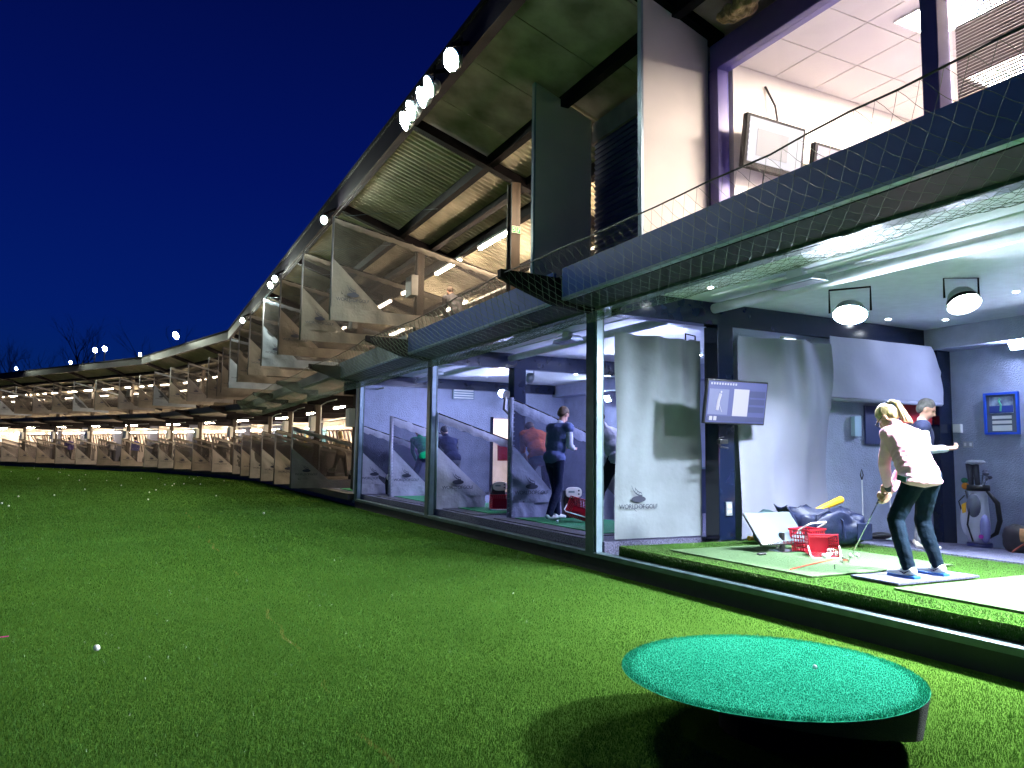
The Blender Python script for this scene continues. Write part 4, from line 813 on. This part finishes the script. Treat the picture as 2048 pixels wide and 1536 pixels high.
# posters at the back of the lower deck
for s, m_, lab, w_ in ((45.4, pm('sky_poster', (.25, .6, .75), .5, 0, 2, .4), 'wide sky blue poster on the distant back wall', 4.2), (40.9, pm('teal_poster', (.2, .5, .65), .5, 0, 3, .5), 'smaller pale blue poster nearer the straight bays', 2.6)):
    t = thing('wall_poster', lab, 'poster', W(s, 5.25, 2.0), hd(s)-PI/2, 'posters on the back wall'); MB().box((0, 0, 0), (w_, .04, 1.3)).build('board', m_, t); MB().box((-.4, -.03, .2), (1.2, .02, .25)).build('colour_band', pm('pastel', (.8, .6, .2), .5), t)

# ---------------------------------------------------------------- people
def cap(b, p, q, r0, r1, n=12):
    p, q = Vector(p), Vector(q); b.tube([p, q], [r0, r1], n); b.ball(p, r0, None, n, 8); b.ball(q, r1, None, n, 8)
def fuse(name, b, mat, parent, vox, sm=6, disp=0):
    o = link(name, b.mesh(name, mat, True)); m = o.modifiers.new('r', 'REMESH'); m.mode = 'VOXEL'; m.voxel_size = vox; m.use_smooth_shade = True
    m = o.modifiers.new('s', 'SMOOTH'); m.iterations = sm; m.factor = .5
    me = bpy.data.meshes.new_from_object(o.evaluated_get(bpy.context.evaluated_depsgraph_get())); bpy.data.objects.remove(o)
    if disp:
        co = np.empty(len(me.vertices)*3, np.float32); me.vertices.foreach_get('co', co); co = co.reshape(-1, 3); no = np.empty(len(me.vertices)*3, np.float32); me.vertices.foreach_get('normal', no); no = no.reshape(-1, 3)
        d = np.array([noise.noise(Vector((c[0]*9, c[1]*9, c[2]*5)))+.6*noise.noise(Vector((c[0]*20+c[2]*14, c[1]*20, c[2]*22))) for c in co.tolist()])*disp
        me.vertices.foreach_set('co', (co+no*d[:, None]).ravel()); me.update()
    me.materials.clear(); me.materials.append(mat)
    me.polygons.foreach_set('use_smooth', [True]*len(me.polygons)); return link(name, me, parent)
def lerp(a, b, t): return Vector(a)*(1-t)+Vector(b)*t
POSE = {
 'address': dict(P=(0, -.14, .88), N=(0, .24, 1.30), SL=(-.175, .22, 1.24), SR=(.175, .20, 1.22), HL=(-.09, -.12, .86), HR=(.09, -.12, .86), KL=(-.17, .06, .47), KR=(.17, .06, .47), AL=(-.20, -.03, .09), AR=(.20, -.03, .09), EL=(-.15, .32, .97), ER=(.14, .30, .95), WL=(-.02, .40, .78), WR=(.03, .385, .75), HD=(0, .37, 1.42), face=(0, .55, -.83)),
 'stand': dict(P=(0, 0, .95), N=(0, .0, 1.45), SL=(-.19, .0, 1.40), SR=(.19, .0, 1.40), HL=(-.09, 0, .92), HR=(.09, 0, .92), KL=(-.12, .03, .5), KR=(.12, .03, .5), AL=(-.14, -.02, .09), AR=(.14, -.02, .09), EL=(-.26, -.02, 1.12), ER=(.26, -.02, 1.12), WL=(-.24, .08, .88), WR=(.24, .08, .88), HD=(0, .03, 1.62), face=(0, 1, -.15)),
 'hold': dict(P=(0, 0, .95), N=(0, .03, 1.44), SL=(-.19, .03, 1.39), SR=(.19, .03, 1.39), HL=(-.09, 0, .92), HR=(.09, 0, .92), KL=(-.13, .03, .5), KR=(.13, .03, .5), AL=(-.16, -.02, .09), AR=(.16, -.02, .09), EL=(-.27, .05, 1.13), ER=(.27, .05, 1.13), WL=(-.08, .28, 1.16), WR=(.08, .28, 1.14), HD=(0, .09, 1.60), face=(0, .85, -.5)),
 'stride': dict(P=(0, 0, .93), N=(0, .12, 1.41), SL=(-.18, .12, 1.36), SR=(.18, .12, 1.36), HL=(-.09, 0, .90), HR=(.09, 0, .90), KL=(-.1, .14, .48), KR=(.1, -.02, .48), AL=(-.1, .18, .09), AR=(.1, -.2, .1), EL=(-.22, .1, 1.1), ER=(.22, .1, 1.1), WL=(-.08, .34, 1.08), WR=(.08, .34, 1.06), HD=(0, .2, 1.57), face=(0, .8, -.6)),
 'sit': dict(P=(0, 0, .5), N=(0, .06, .98), SL=(-.18, .06, .94), SR=(.18, .06, .94), HL=(-.09, 0, .5), HR=(.09, 0, .5), KL=(-.12, .42, .5), KR=(.12, .42, .5), AL=(-.12, .42, .09), AR=(.12, .42, .09), EL=(-.22, .1, .72), ER=(.22, .1, .72), WL=(-.1, .33, .72), WR=(.1, .33, .72), HD=(0, .12, 1.16), face=(0, .9, -.4)),
}
skin = pm('skin', (.55, .30, .22), .5, 0, 10, .08)
def person(lab, loc, rz, pose, top, bottom, hair, shoe, sc=1., vox=.014, hat=None, longhair=False, vest=None, grp=None, sleeves=True, over=None, wide=1.0, disp=.008, loose=False):
    J = {k: Vector(v) for k, v in POSE[pose].items()}
    if over: J.update({k: Vector(v) for k, v in over.items()})
    t = thing('person', lab, 'person', loc, rz, grp); t.scale = (sc,)*3
    up = (J['N']-J['P']).normalized(); rt = (J['SR']-J['SL']).normalized(); fw = up.cross(rt).normalized(); rt = fw.cross(up); Mt = Matrix((rt, fw, up)).transposed()
    fh = J['face'].normalized(); rh = fh.cross(Vector((0, 0, 1))).normalized(); uh = rh.cross(fh); Mh = Matrix((rh, fh, uh)).transposed(); H = J['HD']
    hp = lambda x, y, z: H+Mh @ Vector((x, y, z))
    def torso(b, e, ww=wide, hip=True):
        b.ball(lerp(J['P'], J['N'], .66), (.165*ww+e, .108*ww+e, .2), Mt, 16, 10); b.ball(lerp(J['P'], J['N'], .3), (.14*ww+e, .10*ww+e, .17), Mt, 16, 10)
        if hip: b.ball(J['P']+up*-.01, (.16*ww+e, .12*ww+e, .13), Mt, 16, 10)
        cap(b, J['SL'], J['SR'], .055+e, .055+e); cap(b, lerp(J['N'], J['P'], .06), J['SL'], .045+e, .05+e); cap(b, lerp(J['N'], J['P'], .06), J['SR'], .045+e, .05+e)
    b = MB(); torso(b, 0); cap(b, lerp(J['N'], J['P'], .05), lerp(J['N'], H, .75), .052, .05)
    # head
    b.ball(hp(0, -.012, .03), (.074, .092, .09), Mh, 16, 12); b.ball(hp(0, .02, -.035), (.058, .07, .075), Mh, 14, 10); b.ball(hp(0, .055, -.075), (.03, .03, .028), Mh); cap(b, hp(0, .088, .015), hp(0, .108, -.022), .009, .014, 8)
    b.ball(hp(0, .085, -.052), (.024, .012, .008), Mh); b.ball(hp(.03, .083, .035), (.02, .008, .007), Mh); b.ball(hp(-.03, .083, .035), (.02, .008, .007), Mh)
    for sx in (-1, 1): b.ball(hp(.074*sx, -.005, -.005), (.01, .02, .032), Mh, 10, 8)
    for S, E, Wr, sx in (('SL', 'EL', 'WL', -1), ('SR', 'ER', 'WR', 1)):
        cap(b, J[S], J[E], .047, .038); cap(b, J[E], J[Wr], .038, .026)
        a = (J[Wr]-J[E]).normalized(); side = Vector((sx, 0, 0)); side = (side-a*side.dot(a)).normalized(); nn = a.cross(side)
        pc = J[Wr]+a*.045; Mp = Matrix((side, nn, a)).transposed(); b.ball(pc, (.040, .016, .05), Mp, 12, 8)
        for i in range(4):
            o = pc+side*(-.028+.019*i)+a*.03; L_ = (.036, .042, .040, .030)[i]; p1 = o+a*L_*.9+nn*-.004*sx; cup = nn*(-.018)*(1 if sx > 0 else -1)
            p2 = p1+a*L_*.5+cup; p3 = p2+a*.008+cup*1.1; cap(b, o, p1, .0095, .009, 8); cap(b, p1, p2, .009, .0082, 8); cap(b, p2, p3, .0082, .0075, 8)
        o = pc-side*.03-a*.02; cap(b, o, o-side*.02+a*.035, .011, .0095, 8); cap(b, o-side*.02+a*.035, o-side*.015+a*.06, .0095, .008, 8)
    for Hn, K, A in (('HL', 'KL', 'AL'), ('HR', 'KR', 'AR')):
        cap(b, J[Hn], J[K], .082, .052); cap(b, J[K], lerp(J[K], J[A], .35), .05, .054); cap(b, lerp(J[K], J[A], .35), J[A], .054, .034); cap(b, J[A]-Vector((0, 0, .04)), J[A]+Vector((0, .12, -.05)), .035, .028)
    fuse('body', b, skin, t, vox*.9 if vox < .01 else vox, 3)
    b = MB(); torso(b, .022); 
    for S, E, Wr in (('SL', 'EL', 'WL'), ('SR', 'ER', 'WR')):
        cap(b, J[S], J[E], .062, .052)
        if sleeves: cap(b, J[E], lerp(J[E], J[Wr], .9), .052, .040)
    if loose:
        for i in range(11):
            c_ = lerp(J['P']-up*.05-Vector((0, 0, .035)), J['N'], i/10*.9); k_ = 1-.22*(i/10)**2; b.ball(c_, (.200*wide*k_, .150*wide*k_, .055), Mt if i > 1 else None, 18, 8)
    else: b.ball(J['P']-up*.0, (.165*wide+.02, .12*wide+.02, .1), Mt, 16, 10)
    cap(b, lerp(J['N'], J['P'], .04), lerp(J['N'], H, .22), .06, .062)
    fuse('top', b, top, t, vox, 5, disp)
    if vest:
        b = MB(); torso(b, .034); fuse('vest', b, vest, t, vox, 5, disp*.6)
    b = MB(); b.ball(J['P']-Vector((0, 0, .02)), (.17*wide+.008, .13*wide+.008, .13), None, 16, 10)
    for Hn, K, A in (('HL', 'KL', 'AL'), ('HR', 'KR', 'AR')): cap(b, J[Hn], J[K], .096, .066); cap(b, J[K], lerp(J[K], J[A], .35), .066, .066); cap(b, lerp(J[K], J[A], .35), J[A]+Vector((0, 0, .0)), .066, .054)
    fuse('trousers', b, bottom, t, vox, 5, disp)
    for A in ('AL', 'AR'):
        a = J[A]; b = MB(); cap(b, a+Vector((0, -.035, -.035)), a+Vector((0, .05, -.05)), .042, .04); cap(b, a+Vector((0, .05, -.05)), a+Vector((0, .17, -.062)), .04, .027); fuse('shoe', b, shoe, t, vox, 3)
        MB().prism([(-.04, -.075), (.04, -.075), (.046, .08), (.035, .19), (.0, .215), (-.035, .19), (-.046, .08)], a.z-.092, a.z-.072, 2).build('sole', pm('sole', (.3, .3, .3), .6), t, (a.x, a.y, 0)) if False else None
    b = MB(); b.ball(hp(0, -.022, .042), (.083, .095, .088), Mh, 16, 12); b.ball(hp(0, -.055, -.0), (.074, .058, .08), Mh)
    if longhair: cap(b, hp(0, -.07, .0), hp(0, -.10, -.2), .055, .035)
    fuse('hair', b, hair, t, vox, 3, .006)
    if hat:
        b = MB(); b.ball(hp(0, -.015, .05), (.09, .1, .075), Mh); b.box(hp(0, .12, .035), (.13, .1, .012), Mh); fuse('cap', b, hat, t, vox, 2)
    return t, J
def cl(c, r=.8, n=6): return pm('cloth_%02d%02d%02d' % tuple(int(99*min(1, x)) for x in c), c, r, 0, n, .15, .3, 40, spec=.15)
def club(p_top, p_head, lab, own=None, wood_=False):
    p, q = Vector(p_top), Vector(p_head); t = thing('golf_club', lab, 'golf club', p, 0); v = q-p
    MB().tube([(0, 0, 0), tuple(v*.27)], [.013, .009], 10).build('grip', pm('grip_rubber', (.03, .03, .04), .7), t, smooth=True); MB().tube([tuple(v*.26), tuple(v)], [.0065, .0045], 8).build('shaft', chrome, t, smooth=True)
    h = MB(); side = Vector((-n0.x, -n0.y, 0)); fwd = Vector((u0.x, u0.y, 0)); tip = v
    P = [(-.01, -.005), (.075, .0), (.082, .045), (.02, .03), (-.01, .02)]
    h.add([tip+fwd*a+Vector((0, 0, z)) for a, z in P]+[tip+fwd*a+Vector((0, 0, z))-side*.012*(1-z*8) for a, z in P], [(0, 1, 2, 3, 4), (9, 8, 7, 6, 5)]+[(i, 5+i, 5+(i+1) % 5, (i+1) % 5) for i in range(5)]); h.build('head', chrome, t)
    return t
blonde = pm('blonde_hair', (.55, .42, .20), .45, 0, 30, .4, .5, 60, stretch=(1, 1, .2)); brown = pm('brown_hair', (.09, .05, .03), .6, 0, 30, .3); greyh = pm('grey_hair', (.13, .12, .12), .6, 0, 30, .3); blackh = pm('dark_hair', (.02, .015, .015), .6)
whiteshoe = pm('white_shoe', (.7, .72, .7), .5); darkshoe = pm('dark_shoe', (.03, .03, .03), .5)
# the woman at the near tee
pink = pm('pale_pink_fleece', (.80, .38, .50), .85, 0, 6, .06, .2, 60); jean = pm('dark_teal_jeans', (.003, .010, .022), .8, 0, 8, .3, .3, 50, spec=.1)
LOC = W(4.42, 1.26, .345)
wo = dict(P=(-.04, -.11, .88), N=(.05, .14, 1.26), SL=(-.10, .13, 1.20), SR=(.20, .10, 1.19), HL=(-.10, -.12, .84), HR=(.075, -.12, .84), KL=(-.18, .03, .48), KR=(.17, .03, .47), AL=(-.19, -.08, .095), AR=(.19, -.08, .095), EL=(-.06, .21, .96), ER=(.20, .20, .94), WL=(.07, .28, .745), WR=(.11, .28, .70), HD=(.06, .25, 1.36), face=(-.12, .62, -.74))
t, J = person('woman in pale pink fleece and dark jeans addressing a golf ball', LOC, HEAD, 'address', pink, jean, blonde, whiteshoe, 1.03, .0075, over=wo, wide=.96, disp=.008, loose=True)
H = J['HD']; fh = J['face'].normalized(); rh = fh.cross(Vector((0, 0, 1))).normalized(); uh = rh.cross(fh); Mh = Matrix((rh, fh, uh)).transposed(); hp = lambda x, y, z: H+Mh @ Vector((x, y, z))
b = MB(); pts = [hp(0, -.09, .075), hp(0, -.14, .07), hp(0, -.155, .02)]+[hp(0, -.15, .02)+Vector((.01*i, -.012*i-.01, -.035*i)) for i in range(1, 6)]
for j in range(26):
    ox, oy = random.uniform(-.03, .03), random.uniform(-.02, .025); b.tube([p+Vector((ox*(.3+.18*i)+random.uniform(-.004, .004), oy*(.3+.15*i), random.uniform(-.004, .004))) for i, p in enumerate(pts)], [.008]*(len(pts)-1)+[.001], 5)
b.build('ponytail', blonde, t, smooth=True); MB().tube([hp(-.02, -.1, .078), hp(.02, -.1, .078)], .016, 8).build('hair_tie', black, t)
b = MB()
for sx in (-1, 1): b.tube([hp(.082*sx, -.01, .012), hp(.078*sx, .05, .012), hp(.066*sx, .1, .010)], .0035, 6); b.tube([hp((.04+.027*math.cos(a*PI/6))*sx, .105, .008+.02*math.sin(a*PI/6)) for a in range(13)], .003, 5, False)
b.tube([hp(-.014, .107, .012), hp(.014, .107, .012)], .003, 5); b.build('glasses', pm('brown_frames', (.05, .02, .01), .3), t)
MB().box(tuple(J['P']+Vector((-.205, .02, -.055))), (.006, .085, .045), Matrix.Rotation(.25, 3, 'X')).build('hem_label', pm('teal_label', (.01, .06, .06), .6), t)
cap_ = MB(); cap(cap_, lerp(J['EL'], J['WL'], .82), lerp(J['EL'], J['WL'], 1.12), .036, .034); fuse('glove_cuff', cap_, pm('black_glove', (.02, .02, .025), .6, 0, 30, .9), t, .006, 2)
for A in ('AL', 'AR'):
    a = J[A]; b = MB(); b.prism([(-.042, -.085), (.042, -.085), (.05, .06), (.04, .17), (0, .2), (-.04, .17), (-.05, .06)], a.z-.098, a.z-.068, 2)
    o = b.build('sole', pm('blue_sole', (.01, .09, .30), .5), t, (a.x, a.y, 0), bevel=.006)
    b = MB(); b.tube([(a.x-.05, a.y+.05, a.z-.035), (a.x-.052, a.y+.0, a.z-.05), (a.x-.05, a.y-.05, a.z-.02)], [.002, .008, .002], 6); b.build('side_stripe', navy, t)
mw = t.matrix_basis if True else None
M_ = Matrix.Translation(LOC) @ Matrix.Rotation(HEAD, 4, 'Z') @ Matrix.Scale(1.03, 4)
gt = M_ @ Vector((.08, .28, .79)); ch = W(5.19, 1.36, .352)
tc_ = club(gt, ch, 'steel shafted iron held by the woman in pink')
# gripping fingers of both hands
b = MB(); inv = M_.inverted(); g0 = Vector((.08, .28, .79)); g1 = inv @ ch; ax = (g1-g0).normalized(); e1 = ax.cross(Vector((1, 0, 0))).normalized(); e2 = ax.cross(e1)
for hnd, off in ((0, .045), (1, .125)):
    for i in range(4):
        c0 = g0+ax*(off+.019*i); prev = None
        for kk in range(7):
            a = PI*(.15+1.25*kk/6)+(PI if hnd else 0); p = c0+(e1*math.cos(a)+e2*math.sin(a))*.021
            if prev is not None: cap(b, prev, p, .0092, .0088, 7)
            prev = p
    pth = g0+ax*(off+.02)+e1*.02*(1 if hnd else -1); cap(b, pth, pth+ax*.05, .011, .009, 7)
    b.ball(g0+ax*(off+.03)+(e2*.018), (.03, .022, .038))
fuse('gripping_hands', b, skin, t, .004, 2)

dt = cl((.05, .05, .07)); 
person('man in dark vest and white sleeves standing behind the woman', W(5.9, 3.5, .315), HEAD+PI*1.22, 'hold', cl((.75, .75, .78)), cl((.16, .16, .19)), greyh, pm('beige_shoe', (.55, .5, .42), .6), 1.03, .012, vest=cl((.03, .035, .08)))
person('man in green sweater bent over behind the padded screen', W(17.2, 1.3, .36), HEAD, 'address', cl((.0, .5, .16)), cl((.02, .03, .08)), brown, darkshoe, 1.06)
person('person in navy top behind the plain screen of the middle room', W(15.1, 1.15, .36), HEAD, 'address', cl((.02, .03, .12)), cl((.35, .35, .42)), blackh, darkshoe, 1.04)
person('stout man in orange shirt bending behind the dark padded screen', W(11.9, 1.55, .36), HEAD-.15, 'address', cl((.72, .13, .02)), cl((.015, .02, .06)), brown, darkshoe, 1.1, wide=1.25, over=dict(HD=(0, .42, 1.34)), sleeves=False)
person('man in white shirt and navy vest walking across the middle room', W(10.2, .92, .36), HEAD-PI/2+.3, 'stride', cl((.6, .62, .75)), cl((.012, .02, .06)), brown, whiteshoe, 1.04, .012, vest=cl((.10, .13, .3)))
person('person in pale jacket sitting by the laptop', W(10.9, 3.9, .34), HEAD+2.4, 'sit', cl((.7, .72, .72)), cl((.03, .03, .06)), brown, darkshoe, 1.05)
t = thing('stool', 'dark stool under the person by the laptop', 'stool', W(10.9, 3.9, .34), HEAD); MB().tube([(0, 0, .38), (0, 0, .42)], .19, 20).build('seat', black, t, smooth=False)
for a in range(4): MB().tube([(.12*math.cos(a*PI/2), .12*math.sin(a*PI/2), .38), (.18*math.cos(a*PI/2), .18*math.sin(a*PI/2), 0)], .014, 6).build('leg', black, t)
person('golfer in dark trousers half hidden by the nearest frame post', W(8.95, 1.18, .36), HEAD, 'address', cl((.5, .5, .58)), cl((.015, .015, .025)), blackh, darkshoe, 1.08, .012, over=dict(AL=(-.25, .02, .09)))
person('blonde woman in beige sweater swinging in the first open bay', W(25.6, 1.35, .36), HEAD+.2, 'hold', cl((.5, .42, .3)), cl((.05, .035, .03)), blonde, darkshoe, 1.0, longhair=True, over=dict(AL=(-.28, 0, .09), AR=(.28, 0, .09), KL=(-.2, .02, .5), KR=(.2, .02, .5)))
person('golfer in checked shirt behind the first open bay screen', W(28.6, 1.2, .36), HEAD, 'address', cl((.55, .5, .45)), dt, brown, darkshoe, 1.04)
far = [(31.5, (.45, .5, .03), 'yellow green top'), (37.9, (.6, .02, .02), 'red top'), (39.2, (.05, .07, .2), 'dark blue jacket'), (40.8, (.03, .1, .4), 'bright blue top'), (43.6, (.06, .06, .07), 'charcoal top'), (46.2, (.05, .05, .05), 'black coat'), (53.2, (.03, .03, .035), 'long dark coat'), (55.6, (.05, .06, .3), 'royal blue sweater'), (58.6, (.5, .48, .5), 'pale shirt'), (61.9, (.06, .05, .05), 'brown jacket'), (64.6, (.08, .05, .3), 'purple top')]
for i, (s, c, l) in enumerate(far):
    person('distant golfer in %s on the curved lower deck' % l if s > 36 else 'golfer in %s on the straight lower deck' % l, W(s, 1.2, .36), hd(s)+(0 if i % 2 else -.6), ('address', 'stand', 'hold')[i % 3], cl(c), cl((.04, .04, .05)), (brown, blackh, greyh)[i % 3], darkshoe, 1.03, .028, grp='golfers on the curved deck')
person('person in grey leaning on the upper deck above the frame posts', W(15.3, 1.3, 3.53), HEAD, 'address', cl((.1, .1, .12)), cl((.03, .04, .12)), brown, darkshoe, 1.05, .02)

# ---------------------------------------------------------------- bare trees behind the far bays
def tree(x, y, h, seed, lab):
    R = random.Random(seed); t = thing('bare_tree', lab, 'tree', (x, y, 0), 0, 'bare trees behind the range'); tr = MB(); cr_ = MB()
    def br(b, p, d, L, r, lv):
        pts = [p]; q = p
        for i in range(4): d = (d+Vector((R.uniform(-.18, .18), R.uniform(-.18, .18), R.uniform(-.05, .12)))).normalized(); q = q+d*L/4; pts.append(q)
        b.tube(pts, [r*(1-.18*i) for i in range(5)], 5 if lv < 2 else 3, False)
        if lv >= 5: return
        for k in range(3 if lv else 6):
            a = pts[R.choice((2, 3, 4))]; nd = (d+Vector((R.uniform(-1, 1), R.uniform(-1, 1), R.uniform(-.25, .7)))*.8).normalized(); br(cr_, a, nd, L*R.uniform(.55, .75), r*.45, lv+1)
    br(tr, Vector((0, 0, 0)), Vector((0, 0, 1)), h*.42, h*.022, 0)
    bk = pm('dark_bark', (.035, .03, .025), .9); tr.build('trunk', bk, t); cr_.build('crown', bk, t)
for i, (x, y, h, l) in enumerate(((-49, 84, 17, 'bare tree rising behind the twin pole lights'), (-57, 88, 15, 'lower bare tree left of the tallest one'), (-41, 86, 16, 'bare tree behind the roof near the single bright lamp'), (-67, 92, 13, 'faint bare tree above the distant roof line'), (-79, 95, 19, 'bare tree cut off by the left edge of the picture'))): tree(x, y, h, i+3, l)
